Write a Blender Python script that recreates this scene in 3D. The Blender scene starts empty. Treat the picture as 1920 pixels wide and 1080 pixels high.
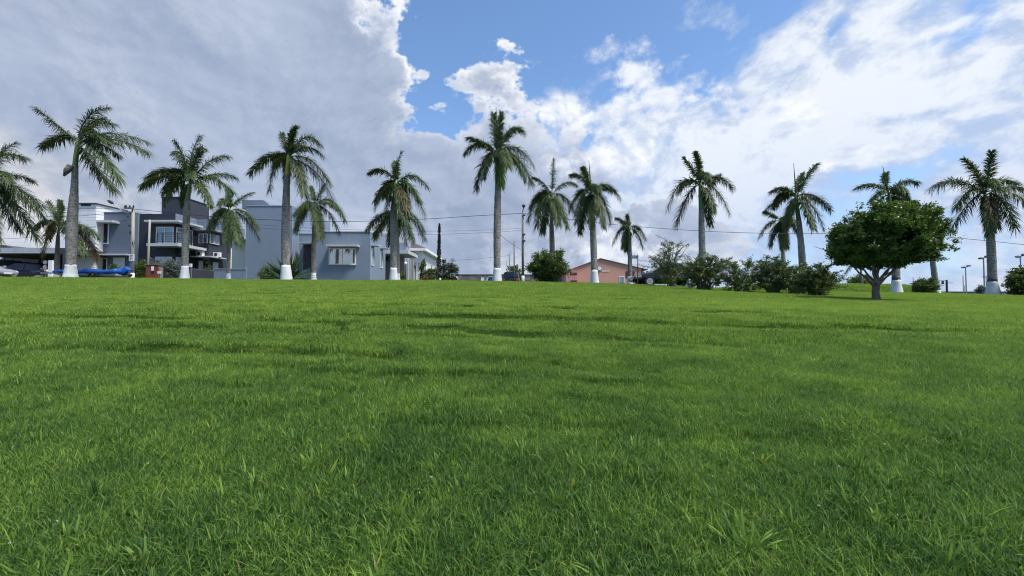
import bpy, math, random
import numpy as np
from mathutils import Vector, Matrix, Euler

random.seed(7)
rng = np.random.default_rng(11)
SC = bpy.context.scene
COL = SC.collection

# ------------------------------------------------------------------ camera
F_PX = 850.0                      # focal length in pixels of a 1920 px wide frame
EYE = 0.85                        # eye height above the lawn at the photographer's feet
PITCH = math.atan(28.0 / F_PX)
cam_d = bpy.data.cameras.new('camera')
cam_d.sensor_width = 36.0
cam_d.lens = 36.0 * F_PX / 1920.0
cam_d.clip_start = 0.05
cam_d.clip_end = 3000.0
cam = bpy.data.objects.new('camera', cam_d)
COL.objects.link(cam)
cam.location = (0, 0, EYE)
cam.rotation_euler = (math.pi / 2 + PITCH, 0, 0)
SC.camera = cam

def ray(u, v):
    x = (u - 960.0) / F_PX
    y = -(v - 540.0) / F_PX
    cp, sp = math.cos(PITCH), math.sin(PITCH)
    return np.array([x, cp - y * sp, sp + y * cp])

def at(u, v, Y):
    """world point seen at photo pixel (u, v) when it stands Y metres in front of the eye"""
    d = ray(u, v)
    t = Y / d[1]
    return np.array([d[0] * t, Y, EYE + d[2] * t])

def px_x(u, Y):
    return at(u, 540, Y)[0]

# ------------------------------------------------------------------ exposure
SC.view_settings.view_transform = 'Standard'
SC.view_settings.look = 'None'
SC.view_settings.gamma = 1.0
SC.view_settings.use_curve_mapping = False
SC.view_settings.exposure = 1.2
SC.render.engine = 'CYCLES'
SC.cycles.max_bounces = 6
SC.cycles.diffuse_bounces = 3
SC.cycles.glossy_bounces = 3
SC.cycles.transmission_bounces = 3
SC.cycles.transparent_max_bounces = 6
SC.cycles.use_denoising = True
SC.cycles.filter_width = 1.15

# ------------------------------------------------------------------ sun
SUN_EL, SUN_AZ = math.radians(62), math.radians(115)      # azimuth from +Y towards +X
sun_dir = Vector((math.sin(SUN_AZ) * math.cos(SUN_EL), math.cos(SUN_AZ) * math.cos(SUN_EL), math.sin(SUN_EL)))
sl = bpy.data.lights.new('sun', 'SUN')
sl.energy = 2.6
sl.angle = math.radians(14)
sl.color = (1.0, 0.95, 0.87)
sun = bpy.data.objects.new('sun', sl)
COL.objects.link(sun)
sun.rotation_euler = sun_dir.to_track_quat('Z', 'Y').to_euler()
sun.location = (20, 20, 60)

# ------------------------------------------------------------------ node helper
class NT:
    """tiny expression layer over a node tree; values are sockets or numbers"""
    def __init__(self, tree):
        self.t = tree
        self.n = tree.nodes
        self.l = tree.links
    def new(self, kind, **kw):
        nd = self.n.new(kind)
        for k, v in kw.items():
            setattr(nd, k, v)
        return nd
    def put(self, sock, val):
        if isinstance(val, bpy.types.NodeSocket):
            self.l.new(val, sock)
        elif val is not None:
            if hasattr(sock.default_value, '__len__') and not hasattr(val, '__len__'):
                sock.default_value = [val] * len(sock.default_value)
            elif hasattr(sock.default_value, '__len__') and len(sock.default_value) == 4 and len(val) == 3:
                sock.default_value = list(val) + [1.0]
            else:
                sock.default_value = val
    def m(self, op, a, b=None, c=None, clamp=False):
        nd = self.new('ShaderNodeMath', operation=op)
        nd.use_clamp = clamp
        self.put(nd.inputs[0], a)
        if b is not None: self.put(nd.inputs[1], b)
        if c is not None: self.put(nd.inputs[2], c)
        return nd.outputs[0]
    def add(self, a, b): return self.m('ADD', a, b)
    def sub(self, a, b): return self.m('SUBTRACT', a, b)
    def mul(self, a, b): return self.m('MULTIPLY', a, b)
    def mad(self, a, b, c): return self.m('MULTIPLY_ADD', a, b, c)
    def mx(self, a, b): return self.m('MAXIMUM', a, b)
    def mn(self, a, b): return self.m('MINIMUM', a, b)
    def smooth(self, x, lo, hi):
        nd = self.new('ShaderNodeMapRange', interpolation_type='SMOOTHSTEP')
        self.put(nd.inputs['Value'], x)
        self.put(nd.inputs['From Min'], lo); self.put(nd.inputs['From Max'], hi)
        return nd.outputs[0]
    def lin(self, x, lo, hi, a=0.0, b=1.0):
        nd = self.new('ShaderNodeMapRange')
        self.put(nd.inputs['Value'], x)
        for k, v in (('From Min', lo), ('From Max', hi), ('To Min', a), ('To Max', b)):
            self.put(nd.inputs[k], v)
        return nd.outputs[0]
    def xyz(self, x, y, z):
        nd = self.new('ShaderNodeCombineXYZ')
        for s, v in zip(nd.inputs, (x, y, z)): self.put(s, v)
        return nd.outputs[0]
    def sep(self, v):
        nd = self.new('ShaderNodeSeparateXYZ'); self.put(nd.inputs[0], v)
        return nd.outputs[0], nd.outputs[1], nd.outputs[2]
    def vm(self, op, a, b=None):
        nd = self.new('ShaderNodeVectorMath', operation=op)
        self.put(nd.inputs[0], a)
        if b is not None: self.put(nd.inputs[1], b)
        return nd.outputs[0]
    def noise(self, vec, scale, detail=4, rough=0.55, dist=0.0, color=False, lac=2.0):
        nd = self.new('ShaderNodeTexNoise')
        if vec is not None: self.put(nd.inputs['Vector'], vec)
        self.put(nd.inputs['Scale'], scale); self.put(nd.inputs['Detail'], detail)
        self.put(nd.inputs['Roughness'], rough); self.put(nd.inputs['Distortion'], dist)
        self.put(nd.inputs['Lacunarity'], lac)
        return nd.outputs[1] if color else nd.outputs[0]
    def mix(self, f, a, b, blend='MIX'):
        nd = self.new('ShaderNodeMix', data_type='RGBA', blend_type=blend)
        self.put(nd.inputs['Factor'], f)
        self.put(nd.inputs['A'], None); 
        ins = [s for s in nd.inputs if s.type == 'RGBA']
        self.put(ins[0], a); self.put(ins[1], b)
        return [s for s in nd.outputs if s.type == 'RGBA'][0]
    def ramp(self, f, stops):
        nd = self.new('ShaderNodeValToRGB')
        self.put(nd.inputs[0], f)
        el = nd.color_ramp.elements
        while len(el) < len(stops): el.new(0.5)
        for e, (p, c) in zip(el, stops):
            e.position = p; e.color = (c[0], c[1], c[2], 1)
        return nd.outputs[0]
# ------------------------------------------------------------------ sky
world = bpy.data.worlds.new('World')
SC.world = world
world.use_nodes = True
world.node_tree.nodes.clear()
W = NT(world.node_tree)
SKY_K = 0.05

def azel(u, v):
    d = ray(u, v); d = d / np.linalg.norm(d)
    return math.atan2(d[0], d[1]), math.asin(d[2])

def build_sky():
    tc = W.new('ShaderNodeTexCoord').outputs['Generated']
    d = W.vm('NORMALIZE', tc)
    dx, dy, dz = W.sep(d)
    az = W.m('ARCTAN2', dx, dy)
    el = W.m('ARCSINE', dz)
    sky = W.new('ShaderNodeTexSky', sky_type='NISHITA')
    sky.sun_disc = False
    sky.sun_elevation = SUN_EL
    sky.sun_rotation = SUN_AZ
    sky.altitude = 600
    sky.air_density = 1.0; sky.dust_density = 0.6; sky.ozone_density = 2.0
    blue = W.mix(1.0, sky.outputs[0], (1.75, 1.98, 2.15), 'MULTIPLY')

    # domain for cloud noise: the direction itself, flattened a little
    q = W.vm('MULTIPLY', d, (1.0, 1.0, 1.35))
    warp = W.vm('SUBTRACT', W.noise(q, 2.2, 3, 0.5, color=True), (0.5, 0.5, 0.5))
    qw = W.vm('ADD', q, W.vm('MULTIPLY', warp, (0.22, 0.22, 0.22)))
    qs = W.vm('ADD', qw, (0.012, 0.004, 0.020))           # the same field a little towards the light
    n_big = W.noise(qw, 3.0, 3, 0.5)
    n_fine = W.noise(qw, 5.0, 7, 0.60)
    n_sh = W.noise(qs, 5.0, 6, 0.60)
    n_edge = W.noise(q, 13.0, 6, 0.62)
    relief = W.sub(n_fine, n_sh)
    def billow(vec, scale):
        nd = W.new('ShaderNodeTexVoronoi', feature='F1')
        nd.normalize = True
        W.put(nd.inputs['Vector'], vec); W.put(nd.inputs['Scale'], scale)
        W.put(nd.inputs['Detail'], 2.0); W.put(nd.inputs['Roughness'], 0.55); W.put(nd.inputs['Lacunarity'], 2.3)
        return W.sub(1.0, nd.outputs['Distance'])
    bl = billow(qw, 11.0)

    def blob(u, v, ru, rv, k=None):
        a0, e0 = azel(u, v)
        ra = abs(azel(u + ru, v)[0] - azel(u - ru, v)[0]) / 2
        re = abs(azel(u, v - rv)[1] - azel(u, v + rv)[1]) / 2
        a = W.mul(W.sub(az, a0), 1.0 / ra)
        e = W.mul(W.sub(el, e0), 1.0 / re)
        r2 = W.mad(a, a, W.mul(e, e))
        return W.mul(W.sub(1.0, W.m('SQRT', r2)), min(ra, re))      # about the angle inside the rim
    def union(parts, k=0.25):
        o = parts[0]
        for p in parts[1:]:
            nd = W.new('ShaderNodeMath', operation='SMOOTH_MAX')
            W.put(nd.inputs[0], o); W.put(nd.inputs[1], p); W.put(nd.inputs[2], k)
            o = nd.outputs[0]
        return o

    # --- high thin layer, mottled and drawn out, mostly to the right
    ca, sa = math.cos(math.radians(27)), math.sin(math.radians(27))
    s1 = W.add(W.mul(az, ca), W.mul(el, sa))
    s2 = W.sub(W.mul(el, ca), W.mul(az, sa))
    wv = W.vm('MULTIPLY', warp, (0.55, 0.9, 0.4))
    st = W.vm('ADD', W.xyz(W.mul(s1, 1.0), W.mul(s2, 2.2), 0.83), wv)
    c_st = W.noise(st, 3.0, 6, 0.56)
    c_puff = W.noise(W.vm('ADD', qw, (3.1, 0.7, 1.9)), 6.5, 7, 0.60)
    a1, e1 = azel(1400, 0); a2, e2 = azel(1105, 205)
    nx, ny = (e1 - e2), -(a1 - a2)
    nl = math.hypot(nx, ny); nx, ny = nx / nl, ny / nl
    side = W.add(W.mul(W.sub(az, a1), nx), W.mul(W.sub(el, e1), ny))      # >0 right of the edge of the layer
    side_m = W.lin(side, -0.16, 0.12, -0.50, 0.17)
    far_m = W.lin(az, 0.55, 0.95, 0.0, -0.05)
    right = W.add(W.add(side_m, far_m), W.add(W.mul(W.sub(c_st, 0.5), 1.35), W.add(W.mul(W.sub(c_puff, 0.5), 1.5), W.mul(W.sub(bl, 0.66), 0.28))))
    right = W.add(right, W.mul(W.smooth(el, 0.46, 0.30), W.lin(el, 0.06, 0.24, 0.04, 0.26)))
    cirrus = W.smooth(right, -0.08, 0.26)
    cir_bright = W.smooth(W.add(right, W.mul(relief, 3.0)), 0.0, 0.55)
    cir_col = W.mix(cir_bright, (5.2, 6.3, 8.4), (9.2, 9.6, 10.2))
    col = W.mix(W.mul(cirrus, 0.93), blue, cir_col)

    # --- haze towards the horizon
    hz = W.smooth(el, 0.40, -0.02)
    col = W.mix(W.mul(hz, 0.70), col, (4.2, 5.5, 8.2))

    # --- the grey cumulus bank
    rough = W.add(W.mul(W.sub(n_fine, 0.5), 0.26), W.add(W.mul(W.sub(n_edge, 0.5), 0.16), W.mul(W.sub(bl, 0.72), 0.13)))
    bank = union([blob(230, 120, 500, 520), blob(-700, 60, 900, 560), blob(560, 170, 262, 290),
                  blob(640, 420, 420, 240), blob(928, 345, 95, 200), blob(1060, 400, 100, 140)], 0.03)
    small = union([blob(828, 194, 40, 26), blob(1250, 440, 170, 70), blob(700, 50, 70, 90)], 0.02)
    m_bank = W.add(W.mx(bank, small), rough)
    a_bank = W.smooth(m_bank, 0.0, 0.022)
    depth = W.smooth(m_bank, 0.002, 0.062)                 # rim -> heart
    body = W.mix(W.lin(W.add(n_big, W.mul(relief, 1.2)), 0.28, 0.74), (3.2, 3.95, 5.6), (5.0, 5.8, 7.4))
    body = W.mix(W.mul(W.smooth(n_fine, 0.52, 0.78), 0.42), body, (6.9, 7.3, 8.3))
    rim = W.mix(W.smooth(relief, -0.10, 0.07), (6.6, 7.4, 8.9), (11.2, 11.2, 11.2))
    rimfade = W.m('MULTIPLY', W.sub(1.0, depth), W.lin(el, 0.33, 0.44, 0.20, 1.0), clamp=True)
    bcol = W.mix(rimfade, body, rim)
    col = W.mix(a_bank, col, bcol)
    puffs = union([blob(1205, 138, 40, 24), blob(1090, 108, 34, 12), blob(1500, 225, 70, 45),
                   blob(1180, 470, 90, 42), blob(1600, 285, 70, 24), blob(1050, 205, 62, 30), blob(1150, 215, 80, 30), blob(1250, 185, 80, 34), blob(1160, 300, 110, 50)], 0.02)
    m_puff = W.add(puffs, W.mul(rough, 0.95))
    pcol = W.mix(W.smooth(relief, -0.08, 0.08), (6.6, 7.4, 9.0), (10.2, 10.4, 10.7))
    col = W.mix(W.mul(W.smooth(m_puff, 0.0, 0.05), 0.85), col, pcol)

    # --- brighter, warmer gap low on the left and broken light along the horizon
    warm = union([blob(60, 350, 170, 110), blob(250, 440, 280, 70)], 0.03)
    wm = W.smooth(W.add(warm, W.mul(W.sub(n_fine, 0.5), 0.55)), -0.04, 0.16)
    col = W.mix(W.mul(wm, 0.66), col, W.mix(W.smooth(relief, -0.1, 0.1), (7.4, 7.5, 7.9), (9.6, 9.1, 8.3)))
    low = W.smooth(el, 0.24, 0.03)
    lowp = W.mul(W.smooth(W.add(n_fine, W.mul(relief, 1.0)), 0.48, 0.70), low)
    col = W.mix(W.mul(lowp, 0.55), col, (8.0, 8.3, 9.0))
    # below the horizon: a plain ground colour
    col = W.mix(W.smooth(el, -0.0, -0.03), col, (0.9, 1.3, 0.6))
    col = W.mix(1.0, col, (0.87, 0.87, 0.87), 'MULTIPLY')
    bg = W.new('ShaderNodeBackground')
    W.put(bg.inputs[0], col)
    bg.inputs[1].default_value = SKY_K
    out = W.new('ShaderNodeOutputWorld')
    W.l.new(bg.outputs[0], out.inputs[0])
build_sky()
world.cycles.sampling_method = 'MANUAL'
world.cycles.sample_map_resolution = 512
# ------------------------------------------------------------------ mesh helpers
BASE = {}                                           # object -> world position its vertices are measured from

def fast_mesh(name, verts, faces, k):
    """verts (n,3) float, faces (m,k) int -> mesh"""
    me = bpy.data.meshes.new(name)
    verts = np.asarray(verts, np.float32); faces = np.asarray(faces, np.int32)
    me.vertices.add(len(verts)); me.vertices.foreach_set('co', verts.ravel())
    me.loops.add(faces.size); me.loops.foreach_set('vertex_index', faces.ravel())
    me.polygons.add(len(faces)); me.polygons.foreach_set('loop_start', np.arange(0, faces.size, k, dtype=np.int32))
    me.update(calc_edges=True)
    return me

class MB:
    def __init__(self):
        self.v = []; self.f = []; self.n = 0
    def raw(self, verts, faces):
        verts = np.asarray(verts, float)
        self.v.append(verts)
        self.f += [tuple(int(i) + self.n for i in f) for f in faces]
        self.n += len(verts)
        return self
    def box(self, x0, x1, y0, y1, z0, z1):
        x0, x1 = min(x0, x1), max(x0, x1); y0, y1 = min(y0, y1), max(y0, y1); z0, z1 = min(z0, z1), max(z0, z1)
        v = [(x0, y0, z0), (x1, y0, z0), (x1, y1, z0), (x0, y1, z0), (x0, y0, z1), (x1, y0, z1), (x1, y1, z1), (x0, y1, z1)]
        return self.raw(v, [(0, 3, 2, 1), (4, 5, 6, 7), (0, 1, 5, 4), (1, 2, 6, 5), (2, 3, 7, 6), (3, 0, 4, 7)])
    def hexa(self, p):
        """8 corners: bottom ring then top ring"""
        return self.raw(p, [(0, 3, 2, 1), (4, 5, 6, 7), (0, 1, 5, 4), (1, 2, 6, 5), (2, 3, 7, 6), (3, 0, 4, 7)])
    def tube(self, path, rad, sides=8, cap=True):
        path = np.asarray(path, float); n = len(path)
        rad = np.broadcast_to(np.asarray(rad, float), (n,))
        t = np.gradient(path, axis=0); t /= np.linalg.norm(t, axis=1)[:, None] + 1e-12
        ref = np.array([0.0, 1.0, 0.0]) if abs(t[0][1]) < 0.9 else np.array([1.0, 0, 0])
        V = []
        for i in range(n):
            a = np.cross(ref, t[i]); a /= np.linalg.norm(a) + 1e-12
            b = np.cross(t[i], a)
            ref = np.cross(a, t[i]) * -1 if False else ref
            ang = np.linspace(0, 2 * np.pi, sides, endpoint=False)
            V.append(path[i] + rad[i] * (np.cos(ang)[:, None] * a + np.sin(ang)[:, None] * b))
        V = np.concatenate(V)
        F = []
        for i in range(n - 1):
            for j in range(sides):
                j2 = (j + 1) % sides
                F.append((i * sides + j, i * sides + j2, (i + 1) * sides + j2, (i + 1) * sides + j))
        if cap:
            F.append(tuple(range(sides - 1, -1, -1)))
            F.append(tuple((n - 1) * sides + j for j in range(sides)))
        return self.raw(V, F)
    def loft(self, rings, cap=True):
        s = len(rings[0]); n = len(rings)
        F = []
        for i in range(n - 1):
            for j in range(s):
                j2 = (j + 1) % s
                F.append((i * s + j, i * s + j2, (i + 1) * s + j2, (i + 1) * s + j))
        if cap:
            F.append(tuple(range(s - 1, -1, -1))); F.append(tuple((n - 1) * s + j for j in range(s)))
        return self.raw(np.concatenate([np.asarray(r, float) for r in rings]), F)
    def prism(self, poly, y0, y1):
        """polygon in (x, z) pushed from y0 to y1"""
        n = len(poly)
        v = [(x, y0, z) for x, z in poly] + [(x, y1, z) for x, z in poly]
        f = [tuple(range(n)), tuple(range(2 * n - 1, n - 1, -1))]
        f += [(i, i + n, (i + 1) % n + n, (i + 1) % n) for i in range(n)]
        return self.raw(v, f)
    def build(self, name, mat, parent=None, smooth=False, base=None, bevel=0.0):
        b = np.array(BASE[parent.name] if parent is not None else (base if base is not None else (0, 0, 0)), float)
        V = np.concatenate(self.v) - b
        me = bpy.data.meshes.new(name)
        me.from_pydata(V.tolist(), [], self.f)
        return link(name, me, mat, parent, b, smooth, bevel)

def link(name, me, mat, parent=None, base=(0, 0, 0), smooth=False, bevel=0.0):
    if mat is not None and not len(me.materials):
        me.materials.append(M[mat] if isinstance(mat, str) else mat)
    if smooth:
        me.polygons.foreach_set('use_smooth', [True] * len(me.polygons))
    o = bpy.data.objects.new(name, me)
    COL.objects.link(o)
    if parent is not None:
        o.parent = parent
        BASE[o.name] = tuple(BASE[parent.name])
    else:
        o.location = base
        BASE[o.name] = tuple(base)
    if bevel > 0:
        md = o.modifiers.new('bevel', 'BEVEL'); md.width = bevel; md.segments = 2; md.limit_method = 'ANGLE'
    return o

def tag(o, label=None, cat=None, group=None, kind=None):
    if label: o['label'] = label
    if cat: o['category'] = cat
    if group: o['group'] = group
    if kind: o['kind'] = kind
    return o

def thing(name, loc, label, cat, group=None):
    o = bpy.data.objects.new(name, None)
    o.empty_display_size = 0.2
    COL.objects.link(o)
    o.location = tuple(float(c) for c in loc)
    BASE[o.name] = tuple(float(c) for c in loc)
    return tag(o, label, cat, group)

def copy_tree(o, loc, label=None):
    """a thing, its parts and their sub-parts again at another place"""
    c = o.copy(); COL.objects.link(c); c.location = loc
    if label: c['label'] = label
    def kids(src, dst):
        for ch in list(src.children):
            k = ch.copy(); COL.objects.link(k); k.parent = dst
            kids(ch, k)
    kids(o, c)
    return c

# ------------------------------------------------------------------ materials
M = {}
def new_mat(name):
    m = bpy.data.materials.new(name); m.use_nodes = True
    m.node_tree.nodes.clear()
    M[name] = m
    return NT(m.node_tree)
def out_surf(T, sh):
    o = T.new('ShaderNodeOutputMaterial'); T.l.new(sh, o.inputs[0])
def principled(T, col, rough=0.6, metal=0.0, normal=None, spec=0.5):
    p = T.new('ShaderNodeBsdfPrincipled')
    T.put(p.inputs['Base Color'], col); T.put(p.inputs['Roughness'], rough); T.put(p.inputs['Metallic'], metal)
    T.put(p.inputs['Specular IOR Level'], spec)
    if normal is not None: T.l.new(normal, p.inputs['Normal'])
    return p.outputs[0]
def bump(T, h, strength=0.3, dist=0.02):
    b = T.new('ShaderNodeBump'); b.inputs['Strength'].default_value = strength; b.inputs['Distance'].default_value = dist
    T.l.new(h, b.inputs['Height'])
    return b.outputs[0]
def pos(T):
    return T.new('ShaderNodeNewGeometry').outputs['Position']
def mul_c(c, k): return tuple(x * k for x in c)

def paint(name, c, rough=0.7, var=0.22, streak=0.25, scale=1.0, bmp=0.15):
    """painted or plastered surface: blotches, fine grain and rain streaks"""
    T = new_mat(name)
    P = pos(T)
    n1 = T.noise(P, 0.9 * scale, 5, 0.6)
    n2 = T.noise(P, 14 * scale, 4, 0.6)
    st = T.noise(T.vm('MULTIPLY', P, (3.2, 3.2, 0.18)), 1.3, 4, 0.6)
    f = T.add(T.mul(T.sub(n1, 0.5), var * 2), T.mul(T.sub(n2, 0.5), var * 0.7))
    f = T.add(f, T.mul(T.sub(st, 0.5), streak * 2))
    k = T.add(1.0, f)
    col = T.vm('SCALE', c); nd = col.node; T.put(nd.inputs['Scale'], k)
    out_surf(T, principled(T, col, rough, 0, bump(T, n2, bmp, 0.01)))
def metal(name, c, rough=0.45, m=0.6):
    T = new_mat(name)
    n = T.noise(pos(T), 6, 4, 0.6)
    col = T.mix(T.smooth(n, 0.4, 0.75), mul_c(c, 1.15), mul_c(c, 0.75))
    out_surf(T, principled(T, col, T.lin(n, 0.3, 0.7, rough - 0.1, rough + 0.15), m))
def gloss(name, c, rough=0.08, m=0.0, spec=0.5):
    T = new_mat(name)
    n = T.noise(pos(T), 1.5, 3, 0.5)
    out_surf(T, principled(T, T.mix(n, mul_c(c, 0.85), mul_c(c, 1.15)), rough, m, bump(T, n, 0.03, 0.02), spec))

def leaf_mat(name, c_dark, c_light, trans=0.35, rough=0.5, big=0.5, spec=0.4):
    T = new_mat(name)
    geo = T.new('ShaderNodeNewGeometry')
    r = geo.outputs['Random Per Island']
    n = T.noise(geo.outputs['Position'], big, 3, 0.6)
    f = T.m('ADD', T.mul(r, 0.65), T.lin(n, 0.3, 0.7, -0.15, 0.5), clamp=True)
    col = T.mix(f, c_dark, c_light)
    pr = principled(T, col, rough, spec=spec)
    tr = T.new('ShaderNodeBsdfTranslucent'); T.put(tr.inputs[0], T.mix(0.6, col, (c_light[0] * 1.3, c_light[1] * 1.2, c_light[2] * 0.6)))
    mx = T.new('ShaderNodeMixShader'); mx.inputs[0].default_value = trans
    T.l.new(pr, mx.inputs[1]); T.l.new(tr.outputs[0], mx.inputs[2])
    out_surf(T, mx.outputs[0])

paint('white_wash', (0.54, 0.56, 0.595), 0.85, 0.22, 0.28, 2.5)
paint('wall_white', (0.70, 0.72, 0.76), 0.7, 0.08, 0.10)
paint('wall_blue_grey', (0.188, 0.242, 0.325), 0.75, 0.07, 0.09, 1.0)
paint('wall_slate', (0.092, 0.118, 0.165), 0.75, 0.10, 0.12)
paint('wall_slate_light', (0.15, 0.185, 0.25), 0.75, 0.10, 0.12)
paint('wall_charcoal', (0.016, 0.020, 0.034), 0.65, 0.12, 0.10)
paint('wall_charcoal_soft', (0.034, 0.040, 0.058), 0.7, 0.12, 0.12)
paint('wall_cream', (0.72, 0.74, 0.66), 0.8, 0.08, 0.12)
paint('wall_salmon', (0.56, 0.300, 0.235), 0.8, 0.06, 0.06)
paint('wall_pink', (0.54, 0.245, 0.255), 0.8, 0.06, 0.06)
paint('slab_white', (0.45, 0.47, 0.51), 0.7, 0.10, 0.14)
paint('slab_grey', (0.33, 0.36, 0.41), 0.7, 0.12, 0.14)
paint('frame_white', (0.78, 0.79, 0.80), 0.45, 0.03, 0.03)
paint('door_white', (0.66, 0.68, 0.72), 0.5, 0.04, 0.06)
paint('door_dark', (0.03, 0.035, 0.045), 0.5, 0.1, 0.1)
paint('garage_door', (0.30, 0.25, 0.24), 0.6, 0.1, 0.1)
paint('roof_tile_dark', (0.075, 0.065, 0.07), 0.8, 0.25, 0.1, 3)
paint('roof_brown', (0.20, 0.115, 0.095), 0.8, 0.25, 0.1, 3)
paint('concrete', (0.30, 0.29, 0.26), 0.85, 0.2, 0.22, 2)
paint('concrete_dark', (0.13, 0.125, 0.115), 0.85, 0.2, 0.22, 2)
paint('stone_wall', (0.21, 0.19, 0.175), 0.9, 0.35, 0.1, 3)
paint('stone_wall_b', (0.15, 0.14, 0.135), 0.9, 0.35, 0.1, 3)
paint('mortar', (0.16, 0.15, 0.14), 0.9, 0.2, 0.1, 3)
paint('asphalt', (0.05, 0.05, 0.052), 0.9, 0.2, 0.0, 3, 0.4)
paint('kerb', (0.42, 0.42, 0.40), 0.85, 0.15, 0.1, 2)
paint('paving', (0.30, 0.29, 0.27), 0.85, 0.15, 0.05, 2)
paint('brick_red', (0.21, 0.060, 0.038), 0.85, 0.3, 0.2, 4)
paint('brick_red_b', (0.16, 0.046, 0.030), 0.85, 0.3, 0.2, 4)
paint('terracotta', (0.33, 0.10, 0.055), 0.85, 0.2, 0.1, 3)
paint('tarp_blue', (0.012, 0.10, 0.42), 0.42, 0.18, 0.15, 2, 0.5)
paint('black_paint', (0.012, 0.013, 0.015), 0.5, 0.1, 0.0)
paint('rubber', (0.016, 0.016, 0.017), 0.8, 0.1, 0.0)
paint('sign_white', (0.78, 0.78, 0.78), 0.5, 0.04, 0.05)
paint('sign_red', (0.55, 0.06, 0.07), 0.5, 0.04, 0.05)
paint('sign_green', (0.03, 0.075, 0.09), 0.5, 0.06, 0.05)
paint('maroon', (0.11, 0.022, 0.022), 0.7, 0.1, 0.1)
paint('curtain', (0.55, 0.62, 0.68), 0.8, 0.05, 0.35, 2)
metal('steel', (0.30, 0.31, 0.33), 0.45, 0.7)
metal('steel_dark', (0.05, 0.055, 0.06), 0.5, 0.4)
metal('alloy', (0.55, 0.56, 0.58), 0.35, 0.8)
gloss('car_black', (0.008, 0.010, 0.016), 0.12)
gloss('car_navy', (0.007, 0.009, 0.016), 0.25, 0.0, 0.25)
gloss('car_silver', (0.42, 0.44, 0.47), 0.18, 0.5)
gloss('car_white', (0.70, 0.71, 0.73), 0.18)
gloss('glass_dark', (0.008, 0.011, 0.015), 0.06, 0.0, 0.5)
gloss('glass_blue', (0.22, 0.29, 0.34), 0.06, 0.35)
gloss('glass_bronze', (0.48, 0.42, 0.38), 0.04, 0.85)
gloss('lamp_glass', (0.75, 0.78, 0.80), 0.1)
gloss('lamp_red', (0.35, 0.02, 0.02), 0.15)
leaf_mat('palm_leaf', (0.026, 0.052, 0.024), (0.105, 0.150, 0.052), 0.22, 0.52, 0.6, 0.22)
leaf_mat('palm_leaf_fresh', (0.030, 0.070, 0.018), (0.085, 0.150, 0.035), 0.30, 0.52, 0.6, 0.22)
leaf_mat('palm_leaf_dry', (0.045, 0.040, 0.018), (0.135, 0.095, 0.035), 0.25, 0.6, 0.8)
leaf_mat('tree_leaf', (0.016, 0.045, 0.014), (0.115, 0.200, 0.034), 0.22, 0.42, 1.1)
leaf_mat('bush_leaf', (0.020, 0.050, 0.018), (0.110, 0.165, 0.040), 0.25, 0.5, 1.3)
leaf_mat('bush_leaf_olive', (0.024, 0.056, 0.016), (0.115, 0.175, 0.040), 0.28, 0.5, 1.3)
leaf_mat('bush_leaf_grey', (0.050, 0.075, 0.078), (0.19, 0.23, 0.225), 0.2, 0.6, 1.3)
leaf_mat('cypress_leaf', (0.007, 0.018, 0.008), (0.026, 0.050, 0.018), 0.15, 0.6, 1.3)
leaf_mat('plum_leaf', (0.016, 0.024, 0.015), (0.070, 0.088, 0.050), 0.2, 0.6, 1.3)
leaf_mat('sword_leaf', (0.016, 0.045, 0.020), (0.070, 0.125, 0.048), 0.15, 0.4, 1.3)
leaf_mat('flower_yellow', (0.45, 0.40, 0.05), (0.75, 0.72, 0.30), 0.2, 0.6, 1.3)
leaf_mat('flower_red', (0.30, 0.02, 0.03), (0.55, 0.05, 0.06), 0.2, 0.6, 1.3)

def bark(name, c1, c2, c3, ring=True):
    T = new_mat(name)
    P = pos(T)
    x, y, z = T.sep(P)
    n1 = T.noise(T.vm('MULTIPLY', P, (1, 1, 0.55)), 3.0, 6, 0.65)
    n2 = T.noise(P, 16.0, 5, 0.65)
    wob = T.noise(P, 1.2, 3)
    rings = T.m('SINE', T.add(T.mul(z, 38.0), T.mul(wob, 14.0)))
    f = T.add(T.mul(n1, 0.75), T.mul(n2, 0.45))
    col = T.mix(T.smooth(f, 0.42, 0.78), c1, c2)
    n3 = T.noise(P, 9.0, 5, 0.7)
    col = T.mix(T.mul(T.smooth(n1, 0.54, 0.68), 0.6), col, c3)
    col = T.mix(T.mul(T.smooth(n3, 0.53, 0.61), 0.85), col, c3)
    if ring:
        col = T.mix(T.mul(T.smooth(rings, 0.55, 1.0), 0.35), col, mul_c(c1, 0.55))
    h = T.add(T.mul(n2, 0.8), T.mul(rings, 0.12 if ring else 0.0))
    out_surf(T, principled(T, col, 0.85, 0, bump(T, h, 0.5, 0.03)))
bark('palm_bark', (0.13, 0.128, 0.118), (0.34, 0.335, 0.315), (0.075, 0.075, 0.072))
bark('palm_bark_brown', (0.10, 0.092, 0.082), (0.24, 0.225, 0.205), (0.065, 0.058, 0.052))
bark('palm_bark_dark', (0.05, 0.042, 0.04), (0.11, 0.095, 0.085), (0.035, 0.03, 0.03), False)
bark('tree_bark', (0.07, 0.058, 0.048), (0.20, 0.17, 0.14), (0.045, 0.035, 0.03), False)
bark('twig', (0.055, 0.042, 0.032), (0.15, 0.12, 0.09), (0.04, 0.03, 0.025), False)
paint('crownshaft', (0.13, 0.19, 0.055), 0.45, 0.2, 0.3, 2)
paint('crownshaft_yellow', (0.38, 0.34, 0.05), 0.45, 0.2, 0.3, 2)
paint('rachis', (0.11, 0.14, 0.05), 0.5, 0.2, 0.1, 2)

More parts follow.
